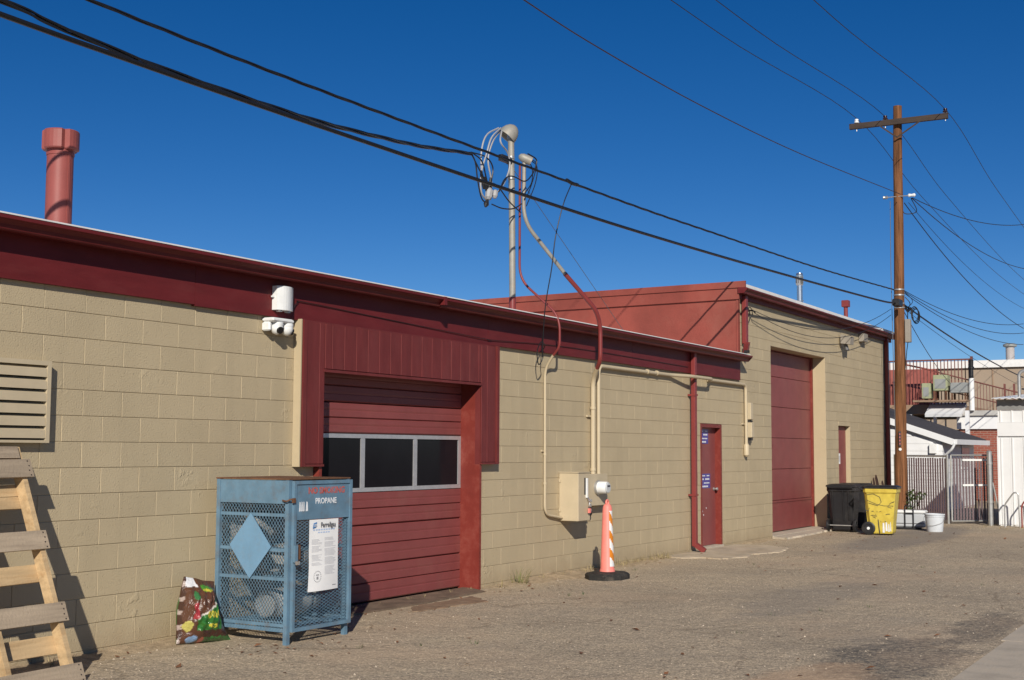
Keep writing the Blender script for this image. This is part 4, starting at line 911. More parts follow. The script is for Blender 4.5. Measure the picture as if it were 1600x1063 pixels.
cart('trash_cart', 'black wheeled trash cart mostly hidden behind the front black cart', M_['black_plastic'], M_['black_plastic'], (27.5,-0.50,0.0), R(-80))
yc = cart('yellow_cart', 'scuffed yellow wheeled cart with black lid and painted tags', M_['yellow_cart'], M_['black_plastic'], (26.05,-1.42,0), R(-86))
def on_side(x, z, off=0.004): return (x, -(0.2255+0.04*(z-0.22)/0.58)-off, z)
q = MB(); rr = random.Random(12)
q.tube([on_side(*p) for p in ((-0.22,0.78),(-0.1,0.80),(0.02,0.74),(0.05,0.64),(-0.02,0.57),(-0.2,0.62))],0.005,5); q.tube([on_side(*p) for p in ((-0.24,0.68),(-0.05,0.60),(0.1,0.57),(0.28,0.57))],0.004,5); q.tube([on_side(*p) for p in ((0.30,0.66),(0.22,0.62),(0.17,0.55),(0.24,0.53))],0.005,5)
for k in range(16):
    a, b = rr.uniform(-0.2,0.16), rr.uniform(0.24,0.55); an = rr.uniform(0,3.1); l = rr.uniform(0.02,0.08)
    q.tube([on_side(a,b),on_side(a+l*math.cos(an)*0.5,b+l*math.sin(an)*0.4+0.006),on_side(a+l*math.cos(an),b+l*math.sin(an)*0.6)],rr.uniform(0.003,0.006),5)
q.build('scuff_marks', M_['ink'], yc)
q = MB()
for x0, x1, a, b in ((0.06,0.10,0.05,0.24),(0.115,0.155,0.08,0.25),(0.165,0.195,0.07,0.22),(0.205,0.225,0.08,0.26)):
    q.add([on_side(x0,a,-0.0),on_side(x1,a,-0.0),on_side(x1-0.006,b,0.003),on_side(x0+0.006,b,0.003)],[(0,1,2,3)])
for v in range(len(q.v)):
    p = q.v[v]; q.v[v] = (p[0], p[1]-0.006, p[2])
q.build('painted_tag', M_['white_letter'], yc)
q = MB(); q.tube([(-0.02,-0.238,0.30),(0.0,-0.236,0.10),(0.01,-0.232,0.04)],0.008,6); q.build('wheel_well_edge', M_['ink'], yc)

t = thing('cooler', 'grey white plastic cooler with black pull frame beside the pole', 'cooler', (28.22,-1.48,0), R(4))
MB().bbox(-0.18,0.18,-0.31,0.31,0.045,0.33,0.03).build('body', mat('cooler_grey',(0.44,0.46,0.48),0.45,0.06,6), t)
MB().bbox(-0.195,0.195,-0.325,0.325,0.331,0.40,0.025).build('lid', M_['white_plastic'], t)
q = MB(); q.tube(fillet([(-0.205,-0.085,0.05),(-0.205,-0.085,0.49),(-0.205,0.085,0.49),(-0.205,0.085,0.05)],0.02),0.014,8); q.tube([(-0.205,-0.085,0.34),(-0.205,0.085,0.34)],0.012,8); q.build('pull_handle', M_['black_plastic'], t)
q = MB(); q.box(-0.215,-0.182,-0.16,0.25,0.0,0.044); q.box(0.1,0.15,-0.2,0.2,0.0,0.044); q.build('foot_rail', M_['black_plastic'], t)
MB().box(-0.186,-0.181,-0.30,0.30,0.12,0.135).build('groove', M_['grey_cable'], t)
t = thing('bucket', 'white plastic bucket with rolled rim beside the cooler', 'bucket', (27.62,-2.10,0))
MB().lathe((0,0,0),(0,0,1),[(0,0.155),(0.01,0.16),(0.30,0.186),(0.302,0.196),(0.318,0.198),(0.32,0.186),(0.335,0.188),(0.337,0.205),(0.362,0.206),(0.364,0.185),(0.06,0.15),(0.05,0.002)],28,False).build('pail', mat('pail_white',(0.60,0.63,0.66),0.4,0.08,8), t, True)
MB().tube(bez([(0,0.205,0.31),(-0.12,0.19,0.20),(-0.20,0.02,0.13),(-0.13,-0.18,0.20),(0,-0.205,0.31)]),0.004,6).build('bail', M_['galv'], t, True)
t = thing('scrap_wood', 'dark brown scrap boards leaning on the wall behind the yellow cart', 'scrap wood', (30.6,-0.32,0))
dk = mat('dark_wood',(0.045,0.022,0.016),0.8,0.3,6)
for x_, y_, tx, ty, h_, w__ in ((0.0,0.12,0.05,0.12,1.03,0.10),(0.35,0.08,-0.12,0.14,1.10,0.16),(0.55,0.05,0.10,0.15,0.96,0.12),(0.2,-0.02,0.25,0.10,0.88,0.07)):
    o = MB().prism([(-w__/2,0),(w__/2,0),(w__/2,h_*0.9),(w__*0.1,h_),(-w__/2,h_*0.94)],-0.012,0.012,'xz').build('board', dk, t); o.location = (x_,y_,0.0); o.rotation_euler = (-ty,tx,0)

# ================================================================ UTILITY POLE AND WIRES
t = thing('utility_pole', 'tall weathered wooden utility pole with crossarm at the end of the building', 'utility pole', (31.3,-0.55,0))
pp = []; rr = random.Random(2)
for i in range(15): z_ = -0.05+9.97*i/14; pp.append((0.006*z_+rr.uniform(-.006,.006),-0.008*z_+rr.uniform(-.006,.006),z_))
MB().tube(pp,0.13,18,True,[0.142-0.0042*p[2] for p in pp]).build('pole', M_['pole_wood'], t, True)
ca = MB().obox((-0.12,-0.13,9.50),(0,1,0.005),(1,0,0),(0,0,1),1.16,0.045,0.065).build('crossarm', M_['arm_wood'], t)
for s, e in ((1,0.36),(-1,-0.62)): MB().obox((-0.16,(e-0.08)/2-0.04,9.28),(0,e+0.08*s,0.36*1.0) if s>0 else (0,e+0.02,0.36),(1,0,0),(0,0.36,-e),0.26 if s>0 else 0.34,0.004,0.018).build('brace', M_['arm_wood'], t)
for y_, m_ in ((0.86,'white_plastic'),(0.17,'ceramic_brown'),(-1.23,'ceramic_brown')):
    z_ = 9.575
    MB().lathe((-0.12,y_,z_-0.03),(0,0,1),[(0,0.012),(0.04,0.012),(0.042,0.055),(0.07,0.06),(0.075,0.04),(0.095,0.036),(0.10,0.05),(0.13,0.045),(0.14,0.02)],14).build('insulator', M_[m_], t, True)
    MB().lathe((-0.12,y_,9.38),(0,0,1),[(0,0.012),(0.06,0.012)],8).build('pin', M_['galv'], t)
for y_, d_, m_ in ((0.22,0.12,'galv'),(-0.40,0.18,'white_plastic')): MB().lathe((-0.05,y_,7.70),(0,1,0),[(-d_/2,0.02),(-d_/3,0.045),(0,0.03),(d_/3,0.045),(d_/2,0.02)],12).build('spool_insulator', M_[m_], t, True)
MB().tube([(-0.05,-0.45,7.70),(-0.05,0.27,7.70)],0.012,8).build('spool_bolt', M_['galv'], t)
for z_ in (5.45,5.32,5.12,5.02): MB().lathe((0.03,-0.04,z_),(0,0,1),[(0,0.128),(0.03,0.128)],18).build('band', M_['galv'], t, True)
MB().bbox(-0.05,0.10,-0.30,-0.17,4.20,4.75,0.012).build('riser_box', M_['beige_box'], t)
q = MB(); q.tube([(-0.02,-0.235,4.2),(0.0,-0.20,4.0),(0.0,-0.16,3.6)],0.01,6); q.tube([(0.02,-0.19,5.0),(0.0,-0.24,4.9),(0.02,-0.23,4.75)],0.012,6); q.build('riser_wire', M_['black_cable'], t)
MB().box(-0.155,-0.139,-0.06,-0.01,1.75,2.10).build('number_plate', M_['ink'], t)
q = MB()
for k in range(4): q.box(-0.1575,-0.1555,-0.05,-0.02,1.79+0.075*k,1.83+0.075*k)
q.build('number_digit', M_['red_letter'], t)
MB().lathe((-0.139,-0.035,1.68),(-1,0,0),[(0,0.035),(0.006,0.034)],12).build('tag_disc', M_['white_plastic'], t)
q = MB(); q.tube([(-0.08,0.10,7.6),(-0.10,0.11,6.0),(-0.12,0.09,4.0),(-0.13,0.07,2.0)],0.008,6); q.build('ground_wire', M_['grey_cable'], t)
MB().bbox(-0.75,-0.36,-0.22,-0.06,5.00,5.17,0.02).build('splice_case', M_['black_plastic'], t)
def twist(path, r, R0, k, pitch):
    P = [Vector(p) for p in path]; out = []; acc = [0]
    for i in range(1,len(P)): acc.append(acc[-1]+(P[i]-P[i-1]).length)
    for s in range(k):
        pts = []
        for i, p in enumerate(P):
            a = 2*math.pi*(acc[i]/pitch + s/k); pts.append(p+Vector((0,math.cos(a),math.sin(a)))*R0)
        out.append(pts)
    return out
def resample(pts, step):
    P = [Vector(p) for p in pts]; out = [P[0]]; 
    for a, b in zip(P, P[1:]):
        n = max(1,int((b-a).length/step))
        for k in range(1,n+1): out.append(a.lerp(b,k/n))
    return out
def cable(name, label, pts, r, m=M_['black_cable'], group=None, twisted=0, R0=0.0, pitch=0.5):
    path = bez(pts,8)
    if not twisted: o = MB().tube(path,r,7).build(name, m, None, True)
    else:
        q = MB(); path = resample(path,0.10)
        for c in twist(path,r,R0,twisted,pitch): q.tube(c,r,6)
        o = q.build(name, m, None, True)
    return tag(o, label, 'cable', group)
cable('communication_cable','thickest black cable crossing low in front of the service mast',[(3.5,-.7,4.60),(5.76,-.7,4.56),(6.91,-.7,4.55),(8.36,-.7,4.545),(10.23,-.7,4.55),(12.72,-.7,4.565),(16.24,-.7,4.61),(21.56,-.7,4.74),(28.83,-.69,4.97),(30.6,-.68,5.07)],0.021)
cable('secondary_cable','upper twisted black cable running from top left past the mast to the pole',[(4.5,-.5,5.04),(6.7,-.5,4.985),(8.58,-.5,4.968),(11.07,-.5,4.98),(13.07,-.5,5.0),(16.68,-.5,5.04),(19.11,-.5,5.09),(25.14,-.5,5.23),(31.2,-.5,5.46)],0.0085,M_['black_cable'],None,3,0.009,1.5)
cable('service_drop','twisted service drop cable ending at the mast wire tangle',[(4.0,-.60,4.74),(5.81,-.62,4.69),(6.22,-.62,4.655),(6.89,-.62,4.62),(7.39,-.62,4.605),(8.45,-.60,4.61),(9.59,-.42,4.70),(10.9,-.21,4.85),(11.95,0.0,5.0),(13.36,.24,5.23)],0.011,M_['black_cable'],None,3,0.014,2.1)
t = cable('line_clamp','dark clamp on the upper twisted cable right of the mast',[(14.45,-.5,5.03),(14.6,-.5,5.015),(14.75,-.5,5.02)],0.024)
t['category'] = 'clamp'
cable('hanging_wire','thin wire hanging from the clamp down to the red fascia',[(14.58,-.5,5.0),(14.36,-.5,4.7),(14.25,-.45,4.28),(14.24,-.4,3.88),(14.26,-.3,3.4),(14.34,-.22,2.89),(14.38,-.20,2.77),(14.31,-.18,2.69),(14.29,-.17,2.85),(14.41,-.16,2.98),(14.58,-.12,2.95),(14.62,-.06,2.88)],0.007)
cable('guy_wire','very thin guy wire slanting from the mast down to the low roof',[(14.55,.32,5.25),(17.44,.1,3.36)],0.004,M_['grey_cable'])
cable('neutral_wire','lone thin wire high above the mast reaching the pole from upper left',[(9.0,-.65,7.1),(13.06,-.65,6.92),(15.34,-.65,6.89),(18.77,-.65,6.96),(23.61,-.65,7.2),(31.0,-.75,7.70)],0.0085,mat('copper_wire',(0.05,0.03,0.03),0.6))
for lab, y_, z0, z1 in (('left crossarm wire',0.31,9.70,8.5),('middle crossarm wire',-0.38,9.66,8.5),('right crossarm wire',-1.78,9.66,8.4)):
    cable('primary_wire','thin overhead power line on the %s' % {'left crossarm wire':'white left insulator','middle crossarm wire':'insulator next to the pole','right crossarm wire':'right end of the crossarm'}[lab],
          [(8.0,y_,z0+0.05),(14,y_,z0-0.55),(22,y_,z0-0.50),(31.18,y_,z0),(38,y_,z0-0.75),(50,y_,z0-1.55),(64,y_,z0-1.6),(80,y_,z0-0.9)],0.0075,M_['black_cable'],'overhead primary wires')
far = [('black service wire leaving the pole spool nearly level to the right',(31.35,-.95,7.65),(45.0,-1.45,9.07),.25,.011),('black service wire sagging from the pole spool to the right edge',(31.35,-.93,7.65),(45.0,-1.4,7.6),.3,.011),('dark wire dropping steeply from the pole spool to the right',(31.35,-.75,7.55),(45,-1.3,5.65),.35,.011),('thin wire slanting beside the steep dark wire right of the pole',(31.35,-.85,7.55),(45,-1.33,6.3),.3,.006),
       ('upper of the low wires fanning right from the pole',(31.4,-.68,5.46),(45,-1.3,5.8),.30,.009),('middle of the low wires fanning right from the pole',(31.4,-.68,5.44),(45,-1.3,5.5),.34,.009),('lower of the low wires fanning right from the pole',(31.4,-.68,5.40),(45,-1.28,5.12),.30,.009),
       ('thick black cable descending right from the pole past the vent',(31.4,-.70,5.10),(45,-1.25,4.05),.12,.020),('thin wire under the thick descending cable',(31.4,-.68,5.02),(45,-1.22,3.75),.12,.006),('service wire dropping from the pole to the brown deck',(31.4,-.68,4.95),(46,1.2,3.9),.15,.009)]
for lab, a, b, s_, r_ in far: tag(MB().tube(sag(a,b,s_,18),r_,6).build('service_wire', M_['black_cable'], None, True), lab, 'cable', 'wires right of the pole')
t = tag(MB().tube([(31.75+0.03*k/6,-0.84+0.085*math.cos(k*0.42),4.93+0.17*math.sin(k*0.42)-0.0015*k) for k in range(46)],0.012,6).build('cable_coil', M_['black_cable'], None, True), 'hanging loops of spare black cable right of the pole', 'cable')
q = MB(); q.tube(bez([(31.45,-.68,5.09),(31.6,-.72,4.98),(31.75,-.755,5.06)]),0.03,7); q.tube(bez([(31.45,-.70,5.30),(31.5,-.80,5.15),(31.62,-.72,5.02)]),0.01,6); q.tube(bez([(31.4,-.70,5.42),(31.55,-.85,5.2),(31.45,-.70,5.0)]),0.008,6); q.tube(bez([(31.4,-.9,7.66),(31.5,-1.0,7.35),(31.4,-.75,7.30),(31.38,-.68,7.5)]),0.011,6)
tag(q.build('pole_jumper', M_['black_cable'], None, True), 'short black jumper wires bunched on the right side of the pole', 'cable')
for lab, a, b, s_ in (('upper wire strung from the tall wall hook to the pole',(22.44,-.14,4.14),(31.2,-.42,5.0),.42),('lower wire strung from the tall wall hook to the pole',(22.44,-.14,4.10),(31.2,-.42,4.86),.50)):
    tag(MB().tube(sag(a,b,s_,20),0.0065,6).build('building_wire', M_['black_cable'], None, True), lab, 'cable', 'wires from hook to pole')

# ================================================================ BACKGROUND
def fence_panel(name, label, a, b, h, group=None, gate=False, seed=1):
    a = Vector((*a,0)); b = Vector((*b,0)); L_ = (b-a).length; ang = math.atan2(b.y-a.y,b.x-a.x)
    t = thing(name, label, 'gate' if gate else 'fence', a, ang, group)
    z0 = 0.06; st = M_['galv']; rr = random.Random(seed)
    MB().tube([(0,0,h),(L_,0,h)],0.022,8).build('top_rail', st, t, True)
    if gate:
        MB().tube([(0,0,z0),(L_,0,z0)],0.022,8).build('bottom_rail', st, t, True)
        for x_ in (0,L_): MB().tube([(x_,0,z0),(x_,0,h)],0.022,8).build('upright', st, t, True)
        for x0, z_ in ((0.28,h-0.13),(0.28,h-0.70)): MB().box(x0,L_-0.06,-0.035,-0.015,z_,z_+0.045).build('white_bar', M_['white_plastic'], t)
    else:
        n = max(2,int(L_/1.6)+1)
        for i in range(n): MB().tube([(L_*i/(n-1),0,-0.05),(L_*i/(n-1),0,h+0.03)],0.028,8).build('post', st, t, True)
    q = MB(); x_ = 0.05
    while x_ < L_-0.04:
        w_ = 0.044; hh = h-0.05+rr.uniform(-.012,.012); q.box(x_,x_+w_,-0.006+rr.uniform(-.004,.004),0.004,z0+0.03,hh); x_ += 0.078
    tag(q.build('privacy_slats', M_['slat'], t), kind='stuff')
    q = MB(); p = 0.055
    def ln(u0,z0_,u1,z1_):
        d = Vector((u1-u0,0,z1_-z0_)).normalized()*1; n_ = Vector((-d.z,0,d.x))*0.0013; A = Vector((u0,-0.012,z0_)); B = Vector((u1,-0.012,z1_)); q.add([A-n_,B-n_,B+n_,A+n_],[(0,1,2,3)])
    p = 0.075; H = h-z0-0.03; u = -H
    while u < L_:
        a0 = max(0,u); a1 = min(L_,u+H)
        if a1 > a0: ln(a0,z0+0.02+(a0-u),a1,z0+0.02+(a1-u)); ln(a0,h-0.01-(a0-u),a1,h-0.01-(a1-u))
        u += p
    tag(q.build('chain_link', st, t), kind='stuff')
    return t
fence_panel('slat_fence','chain link fence with upright privacy slats running behind the pole',(30.80,-1.72),(31.80,-0.30),1.53,None,False,3)
fence_panel('fence_gate','chain link gate with privacy slats and two white bars',(30.80,-1.80),(31.55,-2.56),1.55,None,True,4)
t = thing('gate_post', 'thick grey steel gate post beside the white metal shed', 'post', (30.55,-2.68,0))
MB().lathe((0,0,-0.05),(0,0,1),[(0,0.055),(1.66,0.055)],14).build('pipe', M_['galv'], t, True)
MB().lathe((0,0,1.61),(0,0,1),[(0,0.06),(0.02,0.06),(0.05,0.03)],14).build('cap', M_['galv'], t, True)
for z_ in (0.5,1.35): MB().lathe((0,0,z_),(0,0,1),[(0,0.066),(0.05,0.066)],14).build('hinge_band', M_['galv'], t, True)
MB().tube([(0.05,-0.05,0.95),(0.12,-0.14,0.4),(0.16,-0.20,0.02)],0.018,8).build('brace', M_['galv'], t, True)

# white metal shed
sh = thing('metal_shed', 'white ribbed metal shed at the right edge beyond the alley', 'shed', (30.6,-2.86,0))
MB().box(0.03,4.0,-4.0,-0.01,0.0,2.55).build('wall', M_['white_steel'], sh)
pm = MB().prism([(0.0,0.0),(0.0,-0.012),(-0.03,-0.025),(-0.05,-0.025),(-0.08,-0.012),(-0.235,-0.012),(-0.235,0.0)],0.03,1.93,'xy').mesh('panel')
pm.materials.append(M_['white_steel'])
# panels: profile is drawn along y with ribs toward -x
pv = MB(); prof = [(0.0,0.0),(-0.012,0.0),(-0.012,-0.035),(-0.03,-0.05),(-0.03,-0.07),(-0.012,-0.085),(-0.012,-0.236),(0.0,-0.236)]
pm2 = MB().prism([(x_,y_) for x_,y_ in prof],0.03,1.94,'xy').mesh('panel'); pm2.materials.append(M_['white_steel'])
pm3 = MB().prism([(x_,y_) for x_,y_ in prof],2.29,2.55,'xy').mesh('panel'); pm3.materials.append(M_['white_steel'])
for k in range(16):
    o = link('panel', pm2, None, sh); o.location = (0.029,-0.01-k*0.238,0); o = link('panel', pm3, None, sh); o.location = (0.029,-0.01-k*0.238,0)
MB().box(-0.02,0.029,-4.0,0.0,1.98,2.285).build('band', M_['white_steel'], sh)
MB().box(-0.02,0.029,-0.008,0.012,0.02,1.975).build('corner_trim', M_['white_steel'], sh)
q = MB(); y_ = 0.05; xs_ = []
n = 120; vs_ = []
for i in range(n+1):
    y_ = 0.06-4.12*i/n; z_ = 2.80+0.012*math.sin(i*1.6); vs_ += [(-0.28,y_,z_),(-0.28,y_,z_+0.012),(4.1,y_,z_+0.25),(4.1,y_,z_+0.262)]
fs_ = []
for i in range(n):
    a = i*4; fs_ += [(a,a+4,a+5,a+1),(a+1,a+5,a+7,a+3),(a+2,a+3,a+7,a+6),(a,a+2,a+6,a+4)]
q.add(vs_, fs_); q.build('roof', M_['white_steel'], sh)
MB().box(-0.02,0.029,-4.0,0.0,2.56,2.785).build('soffit_board', mat('soffit_shade',(0.20,0.20,0.195),0.7), sh)  # shade under the roof overhang is put into this grey
for nm, lab, y_, m_ in (('pipe_hoop','bent grey pipe hoop standing in front of the white shed',-3.05,'galv'),('pipe_hoop','faded red pipe hoop at the right edge of the picture',-3.40,'red_stucco')):
    o = MB().tube(fillet([(30.1,y_,-0.05),(30.1,y_,0.48),(30.1,y_-0.20,0.76),(30.1,y_-0.29,0.74),(30.1,y_-0.31,-0.05)],0.07,5),0.017,8).build(nm, M_[m_], None, True); tag(o, lab, 'pipe hoop', 'pipe hoops at the shed')
t = thing('conduit_gooseneck', 'galvanized gooseneck service pipe rising above the white shed roof', 'conduit', (31.2,-3.25,2.80))
MB().tube(fillet([(0,0,0),(0,0,0.62),(0.0,-0.16,0.68),(0.0,-0.24,0.50)],0.12,6),0.036,12).build('pipe', M_['galv'], t, True)
wires(t, 'wire', [[(0,-.24,.50),(0.1,-.32,.42),(0.2,-.42,.30),(0.3,-.6,.25)],[(0,-.24,.50),(0.1,-.30,.36),(0.2,-.5,.20),(0.3,-.7,.3)],[(0.02,-.05,.25),(0.1,-.2,.22),(0.2,-.5,.1)]],0.018,M_['black_cable'])

# white garage behind the fence
gr = thing('white_garage', 'white sided garage with dark shingle roof behind the slat fence', 'garage', (37.0,-0.32,0))
GW, GL, EV, SLP = 7.0, 4.4, 2.0, 0.345
MB().box(0.02,GL,0.02,GW-0.02,0,EV).build('wall', M_['white_siding'], gr)
q = MB(); q.add([(0.02,0.02,EV),(0.02,GW-0.02,EV),(0.02,GW/2,EV+SLP*GW/2-0.06),(GL,0.02,EV),(GL,GW-0.02,EV),(GL,GW/2,EV+SLP*GW/2-0.06)],[(0,1,2),(5,4,3),(0,2,5,3),(2,1,4,5)]); q.build('gable', M_['white_siding'], gr)
for k in range(16):
    z0 = 0.05+0.2*k; z1 = z0+0.198
    y0 = max(0.0, (z1-EV)/SLP+0.10) if z1 > EV else 0.0
    if GW-2*y0 < 0.4: break
    q = MB(); q.prism([(0.0,z0),(-0.012,z0),(-0.002,z1),(0.0,z1)],y0,GW-y0,'xz')
    q.v = [(p[0],p[1],p[2]) for p in q.v]; q.build('siding_board', M_['white_siding'], gr)
for k in range(10):
    z0 = 0.05+0.2*k; MB().prism([(0.0,z0),(-0.012,z0),(-0.002,z0+0.195),(0.0,z0+0.195)],0.0,GL,'yz').build('siding_board', M_['white_siding'], gr)
q = MB()
q.add([(-0.12,-0.32,EV-0.09),(GL+0.3,-0.32,EV-0.09),(GL+0.3,GW/2,EV+SLP*(GW/2)+0.02),(-0.12,GW/2,EV+SLP*(GW/2)+0.02),(-0.12,-0.32,EV+0.0),(GL+0.3,-0.32,EV+0.0),(GL+0.3,GW/2,EV+SLP*GW/2+0.12),(-0.12,GW/2,EV+SLP*GW/2+0.12)],[(0,3,2,1),(4,5,6,7),(0,1,5,4),(1,2,6,5),(3,0,4,7)])
q.add([(-0.12,GW+0.32,EV-0.09),(GL+0.3,GW+0.32,EV-0.09),(GL+0.3,GW/2+.001,EV+SLP*GW/2+0.02),(-0.12,GW/2+.001,EV+SLP*GW/2+0.02),(-0.12,GW+0.32,EV),(GL+0.3,GW+0.32,EV),(GL+0.3,GW/2+.001,EV+SLP*GW/2+0.12),(-0.12,GW/2+.001,EV+SLP*GW/2+0.12)],[(0,1,2,3),(4,7,6,5),(0,4,5,1),(1,5,6,2),(3,7,4,0)])
q.build('roof', M_['shingle'], gr)
q = MB(); q.add([(-0.145,-0.34,EV-0.20),(-0.145,GW/2,EV+SLP*(GW/2+.02)-0.11),(-0.145,GW/2,EV+SLP*GW/2+0.09),(-0.145,-0.34,EV-0.025),(-0.122,-0.34,EV-0.20),(-0.122,GW/2,EV+SLP*(GW/2+.02)-0.11),(-0.122,GW/2,EV+SLP*GW/2+0.09),(-0.122,-0.34,EV-0.025)],[(0,1,2,3),(7,6,5,4),(0,4,5,1),(1,5,6,2),(2,6,7,3),(3,7,4,0)]); q.build('rake_board', M_['white_siding'], gr)
MB().prism([(-0.322,EV-0.17),(-0.42,EV-0.17),(-0.43,EV-0.03),(-0.322,EV-0.03)],-0.12,GL+0.3,'yz').build('gutter', M_['white_siding'], gr)
q = MB(); q.tube(fillet([(-0.2,-0.37,EV-0.15),(-0.2,-0.30,EV-0.30),(-0.05,-0.05,EV-0.5),(-0.05,-0.05,0.05)],0.08),0.035,8); q.build('downspout', M_['white_siding'], gr)
MB().bbox(-0.12,0.0,0.15,0.33,EV-0.42,EV-0.16,0.01).build('vent_hood', M_['white_plastic'], gr)
q = MB(); q.box(2.5,3.6,-0.03,-0.013,1.2,1.75); q.build('window', M_['glass_clear'], gr)
for a,b,c,d in ((2.44,3.66,1.76,1.82),(2.44,3.66,1.13,1.19)): MB().box(a,b,-0.04,-0.012,c,d).build('window_trim', M_['white_siding'], gr)

# brick house with rooftop deck
bh = thing('brick_house', 'red brick house with rooftop deck behind the white garage', 'house', (46,0,0))
MB().box(0,8,-5,1.0,0,2.40).build('wall', M_['brick'], bh)
MB().box(1.5,8,1.001,9,0,2.40).build('recessed_wall', M_['gap_shade'], bh)  # porch shade painted as a near-black wall
MB().box(-0.10,8,-5.05,1.05,2.401,2.85).build('white_band', M_['white_siding'], bh)
MB().box(-0.2,8,-5.1,1.0,2.851,3.02).build('roof_edge', mat('roof_grey',(0.42,0.41,0.39),0.7,0.2,2), bh)
MB().box(-0.05,8,1.051,9,2.92,3.24).build('deck_beam', M_['brown_trim'], bh)
q = MB(); q.prism([(-0.75,2.80),(-0.78,2.90),(0.10,3.30),(0.10,3.18)],0.75,1.95,'xz'); q.build('awning', M_['white_siding'], bh)
for y_, z0, z1, w_ in ((1.78,0,2.92,0.10),(2.6,0,2.92,0.09)): MB().box(-0.04,-0.04+w_,y_-w_/2,y_+w_/2,z0,z1-0.001).build('porch_post', M_['white_siding'], bh)
MB().box(-0.9,-0.74,0.50,0.62,0,3.0).build('white_post', M_['white_siding'], bh)
for k in range(14):
    y_ = 1.1+k*0.5
    if k < 3: MB().box(0.9,0.95,y_,y_+0.05,2.0,2.75).build('porch_rail_post', M_['white_siding'], bh)
q = MB(); dz = 3.241
y_ = 0.62
while y_ < 8.8: q.box(-0.01,0.015,y_,y_+0.028,dz,4.74); y_ += 0.115
tag(q.build('railing_bars', M_['rail_brown'], bh), kind='stuff')
MB().box(-0.02,0.03,0.58,8.9,4.741,4.79).build('top_rail', M_['rail_brown'], bh)
MB().box(-0.05,0.04,0.50,0.58,dz,4.86).build('railing_post', M_['rail_brown'], bh)
MB().box(1.3,1.34,2.0,8.9,3.2,4.55).build('deck_screen', M_['rail_red'], bh)
q = MB(); q.box(0.3,0.36,1.70,1.78,3.2,4.4); q.build('railing_post', M_['rail_red'], bh)
MB().tube([(0.33,1.75,4.40),(0.33,2.9,4.68)],0.03,6).build('stair_rail', M_['rail_red'], bh)
q = MB(); q.tube([(-0.1,1.74,4.37),(-0.1,-0.95,3.60)],0.022,6); q.tube([(-0.1,1.74,3.80),(-0.1,-0.95,3.10)],0.018,6); q.build('stair_rail', M_['rail_brown'], bh)
q = MB()
for k in range(16):
    y_ = 0.45-k*0.10; q.box(-0.11,-0.09,y_,y_+0.014,3.02,4.37-(1.74-y_)*0.286)
tag(q.build('stair_bars', M_['rail_brown'], bh), kind='stuff')
for y_ in (-0.55,-0.85): MB().box(-0.14,-0.07,y_,y_+0.06,3.02,3.9).build('stair_post', M_['rail_brown'], bh)
MB().box(-0.72,-0.06,0.55,2.35,3.31,3.37).build('equipment_platform', M_['brown_trim'], bh)
for lab, x0, y0, y1, z0, z1, m_ in (('pale green air conditioner unit standing tallest on the brown deck',-0.62,1.22,1.70,3.68,4.22,'ac_green'),('low grey air conditioner unit right of the green one on the deck',-0.62,0.60,1.14,3.60,3.95,'ac_grey'),('small olive unit at the left of the deck equipment',-0.62,1.78,2.08,3.42,3.95,'ac_green')):
    t = thing('air_conditioner', lab, 'air conditioner', (46+x0,y0,0), 0, 'rooftop units on the deck')
    w_ = y1-y0; MB().bbox(0,0.5,0,w_,z0,z1,0.02).build('case', M_[m_], t); MB().box(-0.006,0.0,0.06,w_-0.06,z0+0.08,z1-0.14).build('grille', M_['ac_grey'], t)
    for a in (0.02,0.42):
        for b in (0.03,w_-0.08): MB().box(a,a+0.05,b,b+0.05,3.372,z0+0.01).build('leg', M_['rust'], t)
t = thing('deck_flue', 'white flue with black cap standing at the end of the deck railing', 'flue', (45.7,0.50,3.02))
MB().lathe((0,0,0),(0,0,1),[(0,0.085),(1.08,0.085)],14).build('pipe', M_['white_plastic'], t, True)
MB().lathe((0,0,1.08),(0,0,1),[(0,0.07),(0.30,0.07),(0.32,0.10),(0.38,0.10),(0.40,0.07),(0.62,0.08),(0.64,0.02)],14).build('cap', M_['black_plastic'], t, True)
MB().bbox(46.2,46.9,-4.4,-3.6,3.021,3.5,0.02)
# long tan building far behind
tb = thing('tan_building', 'long tan building with white parapet far behind the deck', 'building', (62,0,0))
MB().box(0,20,-30,22,0,5.45).build('wall', M_['tan_stucco'], tb)
MB().box(-0.15,20.2,-30.2,22.2,5.451,5.78).build('parapet', M_['white_membrane'], tb)
q = MB()
for y_ in (2.6,-1.2,-6.0): q.box(-0.03,0.0,y_,y_+0.05,0,5.4)
q.build('control_joint', M_['brown_trim'], tb)
t = thing('roof_stack', 'grey capped roof stack on the far tan building', 'vent pipe', (62.6,1.95,5.78))
MB().lathe((0,0,0),(0,0,1),[(0,0.19),(0.62,0.19)],14).build('pipe', mat('stack_grey',(0.40,0.37,0.36),0.6), t, True)
MB().lathe((0,0,0.60),(0,0,1),[(0,0.20),(0.05,0.30),(0.14,0.30),(0.18,0.2)],14).build('cap', M_['ac_grey'], t, True)

